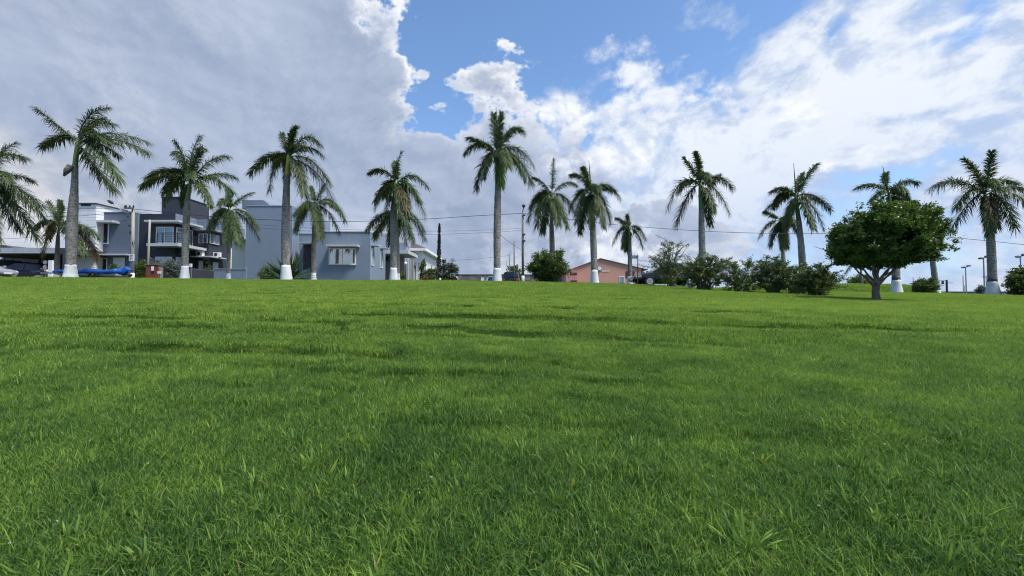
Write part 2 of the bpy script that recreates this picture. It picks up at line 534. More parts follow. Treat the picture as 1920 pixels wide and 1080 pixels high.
def grass_mats():
    T = new_mat('grass_blade')
    geo = T.new('ShaderNodeNewGeometry')
    r = geo.outputs['Random Per Island']
    P = geo.outputs['Position']
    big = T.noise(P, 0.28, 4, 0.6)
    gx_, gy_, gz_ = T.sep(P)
    slope = T.smooth(T.add(gy_, T.mul(T.sub(big, 0.5), 1.5)), 0.0, 11.0)      # shade painted in as darker blades nearby, bluish too; yellower up the bank
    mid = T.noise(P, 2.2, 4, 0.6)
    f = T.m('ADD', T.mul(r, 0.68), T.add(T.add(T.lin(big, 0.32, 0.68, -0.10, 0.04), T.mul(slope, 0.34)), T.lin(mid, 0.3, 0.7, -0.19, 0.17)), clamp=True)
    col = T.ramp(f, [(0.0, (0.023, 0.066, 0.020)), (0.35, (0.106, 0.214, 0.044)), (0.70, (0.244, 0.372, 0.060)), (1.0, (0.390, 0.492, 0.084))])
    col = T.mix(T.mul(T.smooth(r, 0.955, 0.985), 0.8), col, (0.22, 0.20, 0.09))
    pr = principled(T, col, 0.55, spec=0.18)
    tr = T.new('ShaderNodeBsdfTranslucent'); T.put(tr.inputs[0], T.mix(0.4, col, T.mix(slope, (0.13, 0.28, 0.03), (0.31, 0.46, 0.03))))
    mx = T.new('ShaderNodeMixShader'); mx.inputs[0].default_value = 0.45
    T.l.new(pr, mx.inputs[1]); T.l.new(tr.outputs[0], mx.inputs[2])
    out_surf(T, mx.outputs[0])
    T = new_mat('lawn_soil')
    P = pos(T)
    n = T.noise(P, 0.28, 4, 0.6); n2 = T.noise(P, 7, 6, 0.7)
    col = T.mix(T.lin(n, 0.3, 0.7), (0.018, 0.042, 0.010), (0.036, 0.068, 0.014))
    col = T.mix(T.smooth(n2, 0.55, 0.75), col, (0.030, 0.030, 0.014))
    out_surf(T, principled(T, col, 1.0, 0, bump(T, n2, 0.6, 0.05), 0.0))
grass_mats()
# ------------------------------------------------------------------ terrain
HX = [-120, -45, -26, -19.2, -13.2, -6.9, -0.9, 4.8, 8, 11, 17, 22.4, 28.1, 40, 70, 120]
HZ = [1.7, 1.56, 1.48, 1.42, 1.35, 1.31, 1.28, 1.16, 1.03, 0.88, 0.68, 0.60, 0.47, 0.30, 0.1, 0.0]
YC = 26.2
RUTS = []                                          # (xs, ys, depth, width)

def smoothstep(a, b, x):
    t = np.clip((x - a) / (b - a), 0, 1)
    return t * t * (3 - 2 * t)

def g_base(x, y):
    x = np.asarray(x, float); y = np.asarray(y, float)
    H = np.interp(x, HX, HZ)
    H = H + 0.018 * np.clip(y - YC, 0, 40) * smoothstep(9, 18, x)
    ramp = -EYE + (np.interp(x, HX, HZ) + EYE) * (y / YC)
    ramp = np.where(y < 0, -EYE + 0.03 * y, ramp)
    k = 0.22
    h = np.clip(0.5 + 0.5 * (H - ramp) / k, 0, 1)
    z = H * (1 - h) + ramp * h - k * h * (1 - h)
    # grassy mound beyond the tree on the right
    mx = smoothstep(21.5, 25.5, x) * (1 - smoothstep(33.8, 38.2, x))
    my = smoothstep(35.0, 40.0, y) * (1 - smoothstep(45, 50, y))
    z = z + 0.98 * mx * my
    mx2 = smoothstep(15.5, 19.0, x) * (1 - smoothstep(22, 26, x))
    z = z + 0.45 * mx2 * my
    return EYE + z

def g_fine(x, y):
    n = 0.014 * np.sin(0.55 * x + 1.7 * np.sin(0.31 * y)) * np.sin(0.83 * y + 0.9 * np.sin(0.4 * x + 1.0))
    n += 0.008 * np.sin(1.9 * x + 2.3 * y + 1.2 * np.sin(0.7 * x)) * np.sin(2.1 * y - 0.6 * x)
    fade = smoothstep(0.5, 2.5, y) * (1 - smoothstep(22, 26, y))
    z = n * fade
    for xs, ys, dep, wid in RUTS:
        yr = np.interp(x, xs, ys)
        m = smoothstep(xs[0] - 1.0, xs[0] + 1.0, x) * (1 - smoothstep(xs[-1] - 1.0, xs[-1] + 1.0, x))
        d = (y - yr) / wid
        z = z + m * (-0.80 * dep * np.exp(-d * d) + 0.45 * dep * np.exp(-((y - yr - 1.9 * wid) / (1.2 * wid)) ** 2))
    return z

def G(x, y):
    return g_base(x, y) + g_fine(x, y)

def ground_hit(u, v):
    d = ray(u, v)
    for Y in np.arange(1.0, 45, 0.02):
        p = at(u, v, Y)
        if p[2] <= g_base(p[0], p[1]): return p[0], Y
    return p[0], Y

for pts, dep, wid in ((((-60, 592), (40, 597), (300, 602), (500, 606), (900, 622), (1300, 643), (1420, 652)), 0.085, 0.20),
                      (((-160, 640), (0, 650), (350, 660), (700, 672), (1000, 686), (1230, 700)), 0.060, 0.17),
                      (((120, 584), (450, 588), (650, 592), (1000, 601), (1500, 617), (1800, 626)), 0.070, 0.20),
                      (((560, 571), (900, 577), (1300, 585), (1700, 600)), 0.050, 0.22),
                      (((100, 566), (500, 569), (800, 574)), 0.045, 0.25),
                      (((900, 612), (1100, 622), (1400, 640), (1750, 660)), 0.030, 0.16)):
    h = [ground_hit(u, v) for u, v in pts]
    RUTS.append(([a for a, b in h], [b for a, b in h], dep, wid))
# fainter mower passes, roughly parallel to the first ones
_rr = np.random.default_rng(12)
for v0 in (546, 552, 558, 580, 594, 628, 664, 706, 740, 790):
    u0 = _rr.uniform(-100, 500); u1 = u0 + _rr.uniform(700, 1500)
    us = np.linspace(u0, min(u1, 2000), 6)
    h = [ground_hit(u, v0 + (u - 700) * (0.010 + 0.00022 * max(0, v0 - 560)) + _rr.normal(0, 1.0)) for u in us]
    xs_ = [a for a, b in h]; ys_ = [b for a, b in h]
    if all(b - a > 0.05 for a, b in zip(xs_, xs_[1:])) and max(ys_) < 26:
        RUTS.append((xs_, ys_, 0.026, 0.12 + 0.012 * float(np.mean(ys_))))

def axis(parts):
    o = []
    for a, b, s in parts:
        o += list(np.arange(a, b, s))
    return np.array(o + [parts[-1][1]])
gx = axis([(-900, -200, 100), (-200, -70, 10), (-70, -36, 1.0), (-36, 40, 0.2), (40, 75, 1.0), (75, 200, 10), (200, 900, 100)])
gy = axis([(-60, -4, 4), (-4, 0.4, 0.4), (0.4, 16, 0.07), (16, 30, 0.15), (30, 56, 0.4), (56, 100, 3), (100, 300, 20), (300, 1500, 150)])
X, Yg = np.meshgrid(gx, gy)
Zg = G(X, Yg)
nx, ny = len(gx), len(gy)
idx = np.arange(nx * ny).reshape(ny, nx)
faces = np.stack([idx[:-1, :-1], idx[:-1, 1:], idx[1:, 1:], idx[1:, :-1]], -1).reshape(-1, 4)
me = fast_mesh('ground', np.stack([X, Yg, Zg], -1).reshape(-1, 3), faces, 4)
ground = link('ground', me, 'lawn_soil', smooth=True)
tag(ground, 'sloping green lawn rising to the palm row', 'lawn', kind='structure')

# road behind the first palm row, pavement beyond it, side street running away
def strip(name, mat, x0, x1, y0, y1, lift, label, cat, nx=60, thick=0.0):
    xs = np.linspace(x0, x1, nx); ys = np.linspace(y0, y1, max(2, int((y1 - y0) / 2) + 2))
    XX, YY = np.meshgrid(xs, ys)
    ZZ = G(XX, YY) + lift
    i = np.arange(len(xs) * len(ys)).reshape(len(ys), len(xs))
    f = np.stack([i[:-1, :-1], i[:-1, 1:], i[1:, 1:], i[1:, :-1]], -1).reshape(-1, 4)
    V = np.stack([XX, YY, ZZ], -1).reshape(-1, 3)
    if thick:
        F = [tuple(r) for r in f]
        mb = MB().raw(V, F)
        edge = list(i[0]) ; V0 = V[edge].copy(); V1 = V0.copy(); V1[:, 2] -= thick
        n = len(edge)
        mb.raw(np.concatenate([V1, V0]), [(k, k + 1, n + k + 1, n + k) for k in range(n - 1)])
        o = mb.build(name, mat)
    else:
        o = link(name, fast_mesh(name, V, f, 4), mat)
    return tag(o, label, cat, kind='structure')
strip('road', 'asphalt', -75, 8.8, 28.0, 31.6, 0.012, 'grey asphalt road behind the front palm row', 'road')
strip('kerb', 'kerb', -75, -1.9, 31.6, 31.78, 0.13, 'pale concrete kerb along the far road edge', 'kerb', thick=0.15)
strip('pavement', 'paving', -75, -1.9, 31.78, 35.2, 0.125, 'pale pavement in front of the houses', 'pavement', thick=0.0)
strip('side_street', 'asphalt', -1.8, 4.2, 31.61, 62.0, 0.016, 'asphalt side street running away from the lawn', 'road')

# ------------------------------------------------------------------ lawn grass
def blade_patch(name, radius, n, h0, h1, w, segs, r):
    """a round tuft field of single blades"""
    rr = radius * np.sqrt(r.random(n)); th = r.random(n) * 2 * np.pi
    bx, by = rr * np.cos(th), rr * np.sin(th)
    cl = np.sin(bx * 9 / radius * 0.3 + r.random() * 6) * np.sin(by * 9 / radius * 0.3 + r.random() * 6)
    h = (h0 + (h1 - h0) * r.random(n) ** 1.7) * (1 + 0.25 * cl)
    tall = r.random(n) < 0.02
    h = np.where(tall, h * 1.5, h)
    wd = w * (0.6 + 0.8 * r.random(n)); wd = np.where(r.random(n) < 0.04, wd * 2.0, wd)
    a = r.random(n) * 2 * np.pi                       # lean direction
    lean = np.abs(r.normal(0.65, 0.45, n))
    fa = a + np.pi / 2 + r.normal(0, 0.5, n)
    ldx, ldy = np.cos(a), np.sin(a); sx, sy = np.cos(fa), np.sin(fa)
    V = []; rows = segs + 1
    for k in range(rows):
        t = k / segs
        up = h * (t - 0.22 * lean * t * t) ; out = h * lean * (t ** 1.8)
        cx, cy, cz = bx + ldx * out, by + ldy * out, np.maximum(up, 0) - 0.015 * (k == 0)
        if k < segs:
            hw = wd * 0.5 * (1 - t ** 2 * 0.75)
            V.append(np.stack([cx - sx * hw, cy - sy * hw, cz], -1)); V.append(np.stack([cx + sx * hw, cy + sy * hw, cz], -1))
        else:
            V.append(np.stack([cx, cy, cz], -1))
    nv = 2 * segs + 1
    V = np.stack(V, 1)                                # n, nv, 3
    tris = []
    for k in range(segs - 1):
        tris += [(2 * k, 2 * k + 1, 2 * k + 3), (2 * k, 2 * k + 3, 2 * k + 2)]
    tris.append((2 * segs - 2, 2 * segs - 1, 2 * segs))
    tris = np.array(tris)
    F = (np.arange(n)[:, None, None] * nv + tris[None]).reshape(-1, 3)
    me = fast_mesh(name, V.reshape(-1, 3), F, 3)
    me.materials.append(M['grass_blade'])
    return me

def rosette(name, n, rad, h0, h1, w, r):
    """one coarse clump: blades fanning out of a common crown"""
    a = r.random(n) * 2 * np.pi
    el_ = r.uniform(0.25, 1.35, n); L = r.uniform(h0, h1, n)
    dx, dy = np.cos(a), np.sin(a)
    bx, by = dx * rad * r.random(n), dy * rad * r.random(n)
    V = []
    for t, k in ((0, 0.6), (0.4, 1.0), (0.75, 0.7), (1.0, 0.0)):
        out = L * np.cos(el_) * t; up = L * (np.sin(el_) * t - 0.35 * t * t * np.cos(el_))
        cx, cy, cz = bx + dx * out, by + dy * out, np.maximum(up, 0.003) - 0.006 * (t == 0)
        hw = w * 0.5 * k * r.uniform(0.8, 1.3, n)
        if k: V += [np.stack([cx + dy * hw, cy - dx * hw, cz], -1), np.stack([cx - dy * hw, cy + dx * hw, cz], -1)]
        else: V.append(np.stack([cx, cy, cz], -1))
    V = np.stack(V, 1)
    tr = np.array([(0, 1, 3), (0, 3, 2), (2, 3, 5), (2, 5, 4), (4, 5, 6)])
    F = (np.arange(n)[:, None, None] * 7 + tr[None]).reshape(-1, 3)
    me = fast_mesh(name, V.reshape(-1, 3), F, 3)
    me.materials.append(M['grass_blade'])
    return me

def make_grass():
    r = np.random.default_rng(5)
    near = [blade_patch('tuft', 0.30, 3000, 0.013, 0.044, 0.0027, 3, r) for _ in range(8)]
    mid = [blade_patch('tuft', 0.45, 2200, 0.016, 0.048, 0.0052, 2, r) for _ in range(6)]
    far = [blade_patch('tuft', 0.75, 1900, 0.020, 0.052, 0.012, 1, r) for _ in range(5)]
    pool = bpy.data.collections.new('tuft_pool')
    ros = [rosette('tuft', 34, 0.025, 0.035, 0.075, 0.0042, r) for _ in range(6)]
    for me in near + mid + far + ros:
        o = bpy.data.objects.new('tuft', me); pool.objects.link(o)
    names = [o.name for o in pool.objects]
    order = sorted(range(len(names)), key=lambda i: names[i])      # Collection Info sorts by name
    rank = {i: k for k, i in enumerate(order)}
    P, R, S, I = [], [], [], []
    def sow(y0, y1, step, ids, margin, keep=None, dens=1):
        y = y0
        while y < y1:
            half = 1.16 * y + margin
            for x in np.arange(-half, half, step):
                for _ in range(dens):
                    px_, py_ = x + r.uniform(-.5, .5) * step, y + r.uniform(-.5, .5) * step
                    if keep is not None and not keep(px_, py_): continue
                    P.append((px_, py_)); I.append(rank[int(r.choice(ids))])
            y += step
    sow(0.7, 5.2, 0.24, list(range(8)), 1.2)
    sow(5.0, 13.0, 0.36, list(range(8, 14)), 1.5)
    sow(12.6, 28.0, 0.62, list(range(14, 19)), 2.0, lambda a, b: a > 8.5 or b < 27.6)
    sow(28.0, 48.0, 0.80, list(range(14, 19)), 0.0, lambda a, b: 14.0 < a < 50)
    sow(0.8, 4.5, 0.17, list(range(19, 25)), 1.0)
    sow(4.5, 12.0, 0.26, list(range(19, 25)), 1.2)
    Pn = np.array(P)
    is_ros = np.isin(np.array(I), [rank[k] for k in range(19, 25)])
    e = 0.12
    z = G(Pn[:, 0], Pn[:, 1])
    zx = (G(Pn[:, 0] + e, Pn[:, 1]) - G(Pn[:, 0] - e, Pn[:, 1])) / (2 * e)
    zy = (G(Pn[:, 0], Pn[:, 1] + e) - G(Pn[:, 0], Pn[:, 1] - e)) / (2 * e)
    n = len(Pn)
    rut = np.zeros(n)
    for xs, ys, dep, wid in RUTS:
        m = (Pn[:, 0] > xs[0]) & (Pn[:, 0] < xs[-1])
        rut = np.maximum(rut, m * np.exp(-((Pn[:, 1] - np.interp(Pn[:, 0], xs, ys)) / (wid * 1.15)) ** 2) * dep / 0.07)
    lush = 0.5 + 0.5 * np.sin(0.9 * Pn[:, 0] + 1.1 * np.sin(0.8 * Pn[:, 1])) * np.sin(1.3 * Pn[:, 1] + 0.5 * Pn[:, 0])
    sc = (0.90 + 0.22 * lush + r.uniform(-.2, .24, n)) * (1 - 0.32 * np.clip(rut, 0, 1))
    ragged = (Pn[:, 1] > 24.5) & (Pn[:, 1] < 28) & (r.random(n) < 0.35)
    sc = np.where(ragged, sc * r.uniform(1.2, 2.1, n), sc)
    sc = np.where(is_ros, sc * r.uniform(0.7, 1.35, n), sc)
    spin = r.random(n) * 2 * np.pi
    rot = np.zeros((n, 3))
    for i in range(n):
        q = Vector((-zx[i], -zy[i], 1.0)).to_track_quat('Z', 'Y').to_matrix()
        rot[i] = (q @ Matrix.Rotation(spin[i], 3, 'Z')).to_euler()
    me = bpy.data.meshes.new('lawn_grass')
    me.vertices.add(n)
    me.vertices.foreach_set('co', np.column_stack([Pn, z]).astype(np.float32).ravel())
    at_ = me.attributes.new('rot', 'FLOAT_VECTOR', 'POINT'); at_.data.foreach_set('vector', rot.astype(np.float32).ravel())
    at_ = me.attributes.new('size', 'FLOAT', 'POINT'); at_.data.foreach_set('value', sc.astype(np.float32))
    at_ = me.attributes.new('pick', 'INT', 'POINT'); at_.data.foreach_set('value', np.array(I, np.int32))
    o = bpy.data.objects.new('lawn_grass', me); COL.objects.link(o)
    tag(o, 'dense uneven green lawn grass covering the slope', 'grass', kind='stuff')
    ng = bpy.data.node_groups.new('grass_scatter', 'GeometryNodeTree')
    ng.interface.new_socket('Geometry', in_out='INPUT', socket_type='NodeSocketGeometry')
    ng.interface.new_socket('Geometry', in_out='OUTPUT', socket_type='NodeSocketGeometry')
    gi = ng.nodes.new('NodeGroupInput'); go = ng.nodes.new('NodeGroupOutput')
    ci = ng.nodes.new('GeometryNodeCollectionInfo'); ci.inputs[0].default_value = pool
    ci.inputs['Separate Children'].default_value = True; ci.inputs['Reset Children'].default_value = True
    ip = ng.nodes.new('GeometryNodeInstanceOnPoints'); ip.inputs['Pick Instance'].default_value = True
    def na(nm, ty):
        a = ng.nodes.new('GeometryNodeInputNamedAttribute'); a.data_type = ty; a.inputs[0].default_value = nm
        return [s for s in a.outputs if s.enabled and s.name == 'Attribute'][0]
    L = ng.links.new
    L(gi.outputs[0], ip.inputs['Points']); L(ci.outputs[0], ip.inputs['Instance'])
    L(na('pick', 'INT'), ip.inputs['Instance Index'])
    e2r = ng.nodes.new('FunctionNodeEulerToRotation')
    L(na('rot', 'FLOAT_VECTOR'), e2r.inputs[0]); L(e2r.outputs[0], ip.inputs['Rotation'])
    L(na('size', 'FLOAT'), ip.inputs['Scale'])
    L(ip.outputs[0], go.inputs[0])
    md = o.modifiers.new('scatter', 'NODES'); md.node_group = ng
    return o
make_grass()
# ------------------------------------------------------------------ palms
def frond_mesh(P0, P1, P2, r, dens=1.0, leaf_k=1.0):
    """pinnate frond: arched rachis with leaflets in several planes"""
    P0, P1, P2 = (np.asarray(p, float) for p in (P0, P1, P2))
    ts = np.linspace(0, 1, 15)
    cur = ((1 - ts) ** 2)[:, None] * P0 + (2 * ts * (1 - ts))[:, None] * P1 + (ts ** 2)[:, None] * P2
    L = np.linalg.norm(np.diff(cur, axis=0), axis=1).sum()
    mb = MB()
    mb.tube(cur, 0.034 * (1 - ts) ** 0.7 + 0.006, 5)
    n = int(68 * dens)
    t = np.concatenate([np.linspace(0.13, 0.995, n)] * 4) + r.uniform(-.006, .006, 4 * n)
    t = np.clip(t, 0.1, 1.0)
    side = np.concatenate([np.ones(n), -np.ones(n), np.ones(n), -np.ones(n)])
    c = ((1 - t) ** 2)[:, None] * P0 + (2 * t * (1 - t))[:, None] * P1 + (t ** 2)[:, None] * P2
    T = (2 * (1 - t))[:, None] * (P1 - P0) + (2 * t)[:, None] * (P2 - P1)
    T /= np.linalg.norm(T, axis=1)[:, None]
    up = np.tile(np.array([0, 0, 1.0]), (len(t), 1))
    S = np.cross(T, up); S /= np.linalg.norm(S, axis=1)[:, None] + 1e-6
    N = np.cross(S, T)
    al = np.radians(62 - 30 * t + r.normal(0, 8, len(t)))
    be = np.radians(r.normal(0, 26, len(t)) + np.where(np.arange(len(t)) < 2 * n, 18, -22))
    D = np.cos(al)[:, None] * T + np.sin(al)[:, None] * (side[:, None] * np.cos(be)[:, None] * S + np.sin(be)[:, None] * N)
    ln = leaf_k * 0.228 * max(L, 1.9) * (0.42 + 0.68 * np.sin(np.pi * np.clip(t * 0.80 + 0.08, 0, 1)) ** 0.7) * r.uniform(0.75, 1.15, len(t))
    ln = np.minimum(ln, 0.95)
    dr = r.uniform(0.28, 0.75, len(t))
    down = np.array([0, 0, -1.0])
    mid = c + D * (ln * 0.5)[:, None] + down * (ln * dr * 0.16)[:, None]
    tip = c + D * (ln * 0.90)[:, None] + down * (ln * dr * 0.72)[:, None]
    w = 0.021
    Wd = np.cross(D, N + 0.3 * S); Wd /= np.linalg.norm(Wd, axis=1)[:, None] + 1e-6
    V = np.stack([c - Wd * w * 0.6, c + Wd * w * 0.6, mid + Wd * w, mid - Wd * w, tip], 1)
    m = len(t)
    leaf = V.reshape(-1, 3)
    k = np.arange(m)[:, None] * 5
    quads = (k + np.array([[0, 1, 2, 3]])); tris = (k + np.array([[3, 2, 4]]))
    mb.raw(leaf, [tuple(q) for q in quads] + [tuple(q) for q in tris])
    return mb

PALM_N = [0]
def palm(label, Y, trunk, shaft, white_v, fronds, extra=5, seed=0, reach=None, spear=None, group='royal palms of the front row',
         bark_mat='palm_bark', shaft_mat='crownshaft', dry=0.0, flap=None, droop=1.0, fresh=0.0, base_w=1.0, scar=None):
    """trunk: [(u, v, width px)] from the ground up; shaft: the green crownshaft above it; fronds: [(ctl), (tip), depth, dry]"""
    r = np.random.default_rng(1000 + seed)
    k = Y / F_PX
    base = at(trunk[0][0], trunk[0][1], Y)
    cth = Y / math.hypot(Y, base[0])                  # a round trunk looks wider away from the picture centre
    gz = float(G(base[0], Y))
    th = thing('royal_palm', (base[0], Y, gz), label, 'palm tree', group)
    def path(pts, n):
        P = np.array([at(u, v, Y) for u, v, w in pts]); R = np.array([w * 0.5 * k * cth for u, v, w in pts])
        s = np.linspace(0, 1, len(pts)); q = np.linspace(0, 1, n)
        def sm(a):
            b = np.interp(q, s, a)
            for _ in range(3): b[1:-1] = (b[:-2] + 2 * b[1:-1] + b[2:]) / 4
            return b
        return np.column_stack([sm(P[:, i]) for i in range(3)]), sm(R)
    n = 40
    P, R = path(trunk, n)
    R = R * (1 + 0.025 * np.sin(np.arange(n) * 2.1 + seed) + r.normal(0, 0.012, n))
    P = np.vstack([[P[0][0], Y, gz - 0.15], P]); R = np.concatenate([[R[0]], R])
    MB().tube(P, R, 18).build('trunk', bark_mat, th, smooth=True)
    # white painted foot, flared
    zt = at(trunk[0][0], white_v, Y)[2]
    zs = np.linspace(gz - 0.12, zt, 9)
    cx = np.interp(zs, P[:, 2], P[:, 0]); rr = np.interp(zs, P[:, 2], R)
    f = (zs - zs[0]) / (zs[-1] - zs[0])
    rad = rr + 0.012 + 0.52 * base_w * rr * (1 - f) ** 1.25
    ft = MB().tube(np.column_stack([cx, np.full(9, Y), zs]), rad, 22)
    ft.v[0][-22:, 2] += r.normal(0, 0.02, 22)
    ft.build('painted_foot', 'white_wash', th, smooth=True)
    if scar:
        i0 = at(trunk[0][0], scar, Y)[2]
        zz = np.linspace(zt - 0.05, i0, 4)
        sc_ = MB().tube(np.column_stack([np.interp(zz, P[:, 2], P[:, 0]), np.full(4, Y), zz]), np.interp(zz, P[:, 2], R) + 0.006, 20)
        sc_.v[0][-20:, 2] += r.normal(0, 0.05, 20)
        sc_.build('bark_scar', 'palm_bark_dark', th, smooth=True)
    Ps, Rs = path(shaft, 12)
    MB().tube(np.vstack([Ps, [Ps[-1] + (0, 0, 0.25)]]), np.concatenate([Rs, [Rs[-1] * 0.4]]), 14).build('crownshaft', shaft_mat, th, smooth=True)
    C = Ps[-1]
    Rm = max(0.05, Rs[-1] * 0.5)
    def add(P1, P2, mat, dens=1.0):
        d = np.asarray(P1) - C; d = d / (np.linalg.norm(d) + 1e-9)
        P0 = C + np.array([d[0] * Rm, d[1] * Rm, -0.05 + 0.25 * r.random()])
        frond_mesh(P0, P1, P2, r, dens).build('frond', mat, th)
    for fr in fronds:
        ctl, tip = fr[0], fr[1]
        dep = fr[2] if len(fr) > 2 and fr[2] is not None else r.uniform(-0.45, 0.45)
        isdry = fr[3] if len(fr) > 3 else (r.random() < dry)
        p1 = at(ctl[0], ctl[1], Y); p2 = at(tip[0], tip[1], Y)
        ext = np.hypot(p2[0] - C[0], p2[2] - C[2])
        p1[1] += dep * ext * 0.6; p2[1] += dep * ext
        add(p1, p2, 'palm_leaf_dry' if isdry else ('palm_leaf_fresh' if r.random() < fresh else 'palm_leaf'))
    rad = reach * k if reach else np.mean([np.hypot(*(at(f_[1][0], f_[1][1], Y)[[0, 2]] - C[[0, 2]])) for f_ in fronds])
    for i in range(extra):
        a = r.choice([-1, 1]) * math.pi / 2 + r.normal(0, 0.6)
        e = r.uniform(-0.1, 1.1)
        h = np.array([math.cos(a) * 0.9, math.sin(a), 0])
        p1 = C + h * rad * 0.5 * math.cos(e) + (0, 0, rad * (0.15 + 0.45 * math.sin(e)))
        p2 = C + h * rad * (0.95 * math.cos(e * 0.8)) + (0, 0, rad * (0.75 * math.sin(e) - 0.55 * droop))
        add(p1, p2, 'palm_leaf')
    if spear:
        p2 = at(spear[0], spear[1], Y)
        mid = (C + p2) / 2 + (0.02, 0.03, 0)
        MB().tube([C, mid, p2], [0.05, 0.035, 0.012], 6).build('spear_leaf', 'palm_leaf_fresh', th)
    if flap:
        a_, b_, c_ = (at(u, v, Y) for u, v in flap)
        a_[1] -= 0.25; b_[1] -= 0.28; c_[1] -= 0.3
        mid = (a_ + b_) / 2
        MB().tube([a_, (a_ + c_) / 2, c_], [0.14, 0.17, 0.04], 8).build('dead_leaf_sheath', 'palm_bark_brown', th, smooth=True)
    PALM_N[0] += 1
    return th

Y1, Y2 = 26.5, 33.6
palm('tallest left royal palm with thick bulging trunk, standing before the tarped boat', Y1,
     [(132, 520, 23), (133, 495, 22), (134, 460, 24), (135, 420, 24), (138, 380, 20), (140, 345, 15), (141, 310, 13)],
     [(141, 311, 12), (143, 290, 11), (146, 268, 9)], 497,
     [((120, 235), (64, 268), 0.2), ((118, 238), (86, 210), -0.2), ((150, 205), (196, 198), 0.1), ((148, 215), (175, 212), 0.4),
      ((190, 225), (226, 238), -.2), ((200, 240), (259, 278), 0.2), ((190, 240), (220, 272), -0.3), ((185, 262), (246, 342), -0.2),
      ((160, 300), (206, 354), 0.1), ((180, 225), (240, 250), 0.5), ((160, 240), (200, 262), 0.6)], extra=1, seed=1, droop=0.4,
     flap=((140, 312), (137, 322), (129, 333)), reach=85)
palm('royal palm with spreading crown in front of the charcoal house balcony', Y1,
     [(346, 522, 14), (347, 495, 14), (348, 450, 15), (350, 400, 14), (352, 372, 11)], [(352, 373, 11), (354, 358, 9), (357, 342, 7)], 499,
     [((320, 300), (272, 330), 0.1), ((318, 320), (285, 355), -0.3), ((325, 285), (318, 282), 0.2), ((330, 300), (300, 318), .4), ((348, 290), (368, 252), 0.1),
      ((350, 290), (340, 270), -0.2), ((385, 285), (418, 288), 0.2), ((380, 280), (395, 285), -0.3), ((395, 318), (432, 358), 0.1),
      ((385, 335), (408, 388), -0.3), ((330, 340), (318, 385), -0.2), ((400, 310), (425, 325), 0.4), ((340, 350), (335, 380), .3)], extra=2, seed=2)
palm('royal palm with yellow green crownshaft, behind it the spiky yucca', Y1,
     [(537, 525, 17), (536, 500, 17), (535, 450, 17), (536, 400, 16), (537, 360, 14), (538, 328, 11)], [(538, 329, 10), (539, 312, 9), (541, 296, 8)], 498,
     [((505, 272), (466, 322), 0.1), ((515, 300), (512, 360), -0.2), ((528, 260), (526, 248), 0.1), ((545, 250), (562, 242), -0.2), ((570, 232), (598, 268), 0.1),
      ((570, 255), (596, 285), 0.4), ((580, 280), (612, 338), 0.2), ((568, 300), (582, 368), -0.3), ((560, 310), (575, 385), 0.2), ((585, 300), (604, 360), 0.5),
      ((552, 270), (580, 280), -.4), ((540, 262), (545, 240), .3)],
     extra=2, seed=3, shaft_mat='crownshaft_yellow', spear=(548, 232))
palm('royal palm with browned hanging fronds right of the bungalow window', Y1,
     [(738, 526, 12), (738, 500, 12), (738, 450, 13), (738, 400, 13), (739, 382, 11)], [(739, 384, 11), (741, 366, 9), (743, 345, 8)], 503,
     [((720, 305), (692, 322), 0.1), ((740, 320), (752, 284), 0.0), ((738, 310), (738, 300), 0.3), ((722, 330), (700, 375), 0.2), ((720, 350), (708, 395), -0.3),
      ((770, 308), (802, 350), 0.1), ((765, 330), (790, 380), -0.2), ((755, 350), (768, 400), -0.4, True), ((752, 350), (757, 398), -0.5), ((735, 350), (728, 400), -0.3),
      ((770, 330), (792, 402), 0.4), ((760, 360), (772, 408), -.3)], extra=2, seed=4, fresh=0.25)
palm('tall slender royal palm in the middle with highest crown', Y1,
     [(932, 527, 13), (932, 500, 13), (932, 440, 14), (933, 380, 13), (934, 330, 10)], [(934, 332, 9), (933, 315, 8), (932, 290, 7)], 503,
     [((905, 250), (872, 284), 0.1), ((905, 265), (880, 265), -0.3), ((925, 245), (925, 210), 0.1), ((935, 250), (940, 218), -0.2), ((955, 218), (983, 245), 0.1),
      ((950, 235), (975, 228), 0.4), ((970, 255), (1003, 312), 0.1), ((960, 275), (985, 342), -0.2), ((905, 285), (892, 352), 0.1), ((915, 290), (908, 340), -0.4),
      ((975, 268), (998, 338), 0.4), ((938, 310), (940, 356), -0.5), ((948, 280), (972, 300), .5)],
     extra=2, seed=5, spear=(930, 200), fresh=0.15)
palm('royal palm with thin dead spear leaf pointing up before the salmon gable', Y1,
     [(1115, 531, 12), (1114, 505, 12), (1113, 460, 13), (1111, 420, 11), (1110, 402, 10)], [(1110, 404, 10), (1109, 388, 8), (1108, 366, 7)], 507,
     [((1090, 335), (1068, 395), 0.1), ((1085, 345), (1078, 420), -0.3), ((1095, 320), (1073, 325), 0.2), ((1100, 330), (1092, 318), -0.2), ((1135, 322), (1165, 372), 0.1),
      ((1130, 345), (1148, 415), 0.2), ((1118, 370), (1128, 428), -0.4), ((1098, 370), (1092, 430), 0.4), ((1130, 340), (1160, 350), 0.5), ((1108, 380), (1104, 425), -.5)],
     extra=1, seed=6, spear=(1104, 300))
palm('royal palm rising straight out of the right hedge, nearest the black car', Y1,
     [(1317, 541, 13), (1317, 500, 13), (1316, 450, 13), (1315, 410, 11), (1315, 392, 10)], [(1315, 394, 10), (1314, 372, 9), (1313, 346, 7)], 517,
     [((1275, 318), (1254, 390), 0.1), ((1285, 330), (1265, 365), -0.3), ((1290, 355), (1274, 418), 0.2), ((1305, 320), (1285, 294), 0.1), ((1308, 310), (1298, 292), -0.3),
      ((1345, 312), (1377, 350), 0.1), ((1340, 330), (1360, 322), 0.4), ((1345, 350), (1360, 402), -0.2), ((1330, 360), (1342, 415), 0.3), ((1325, 365), (1325, 400), -.5)], extra=2, seed=7)
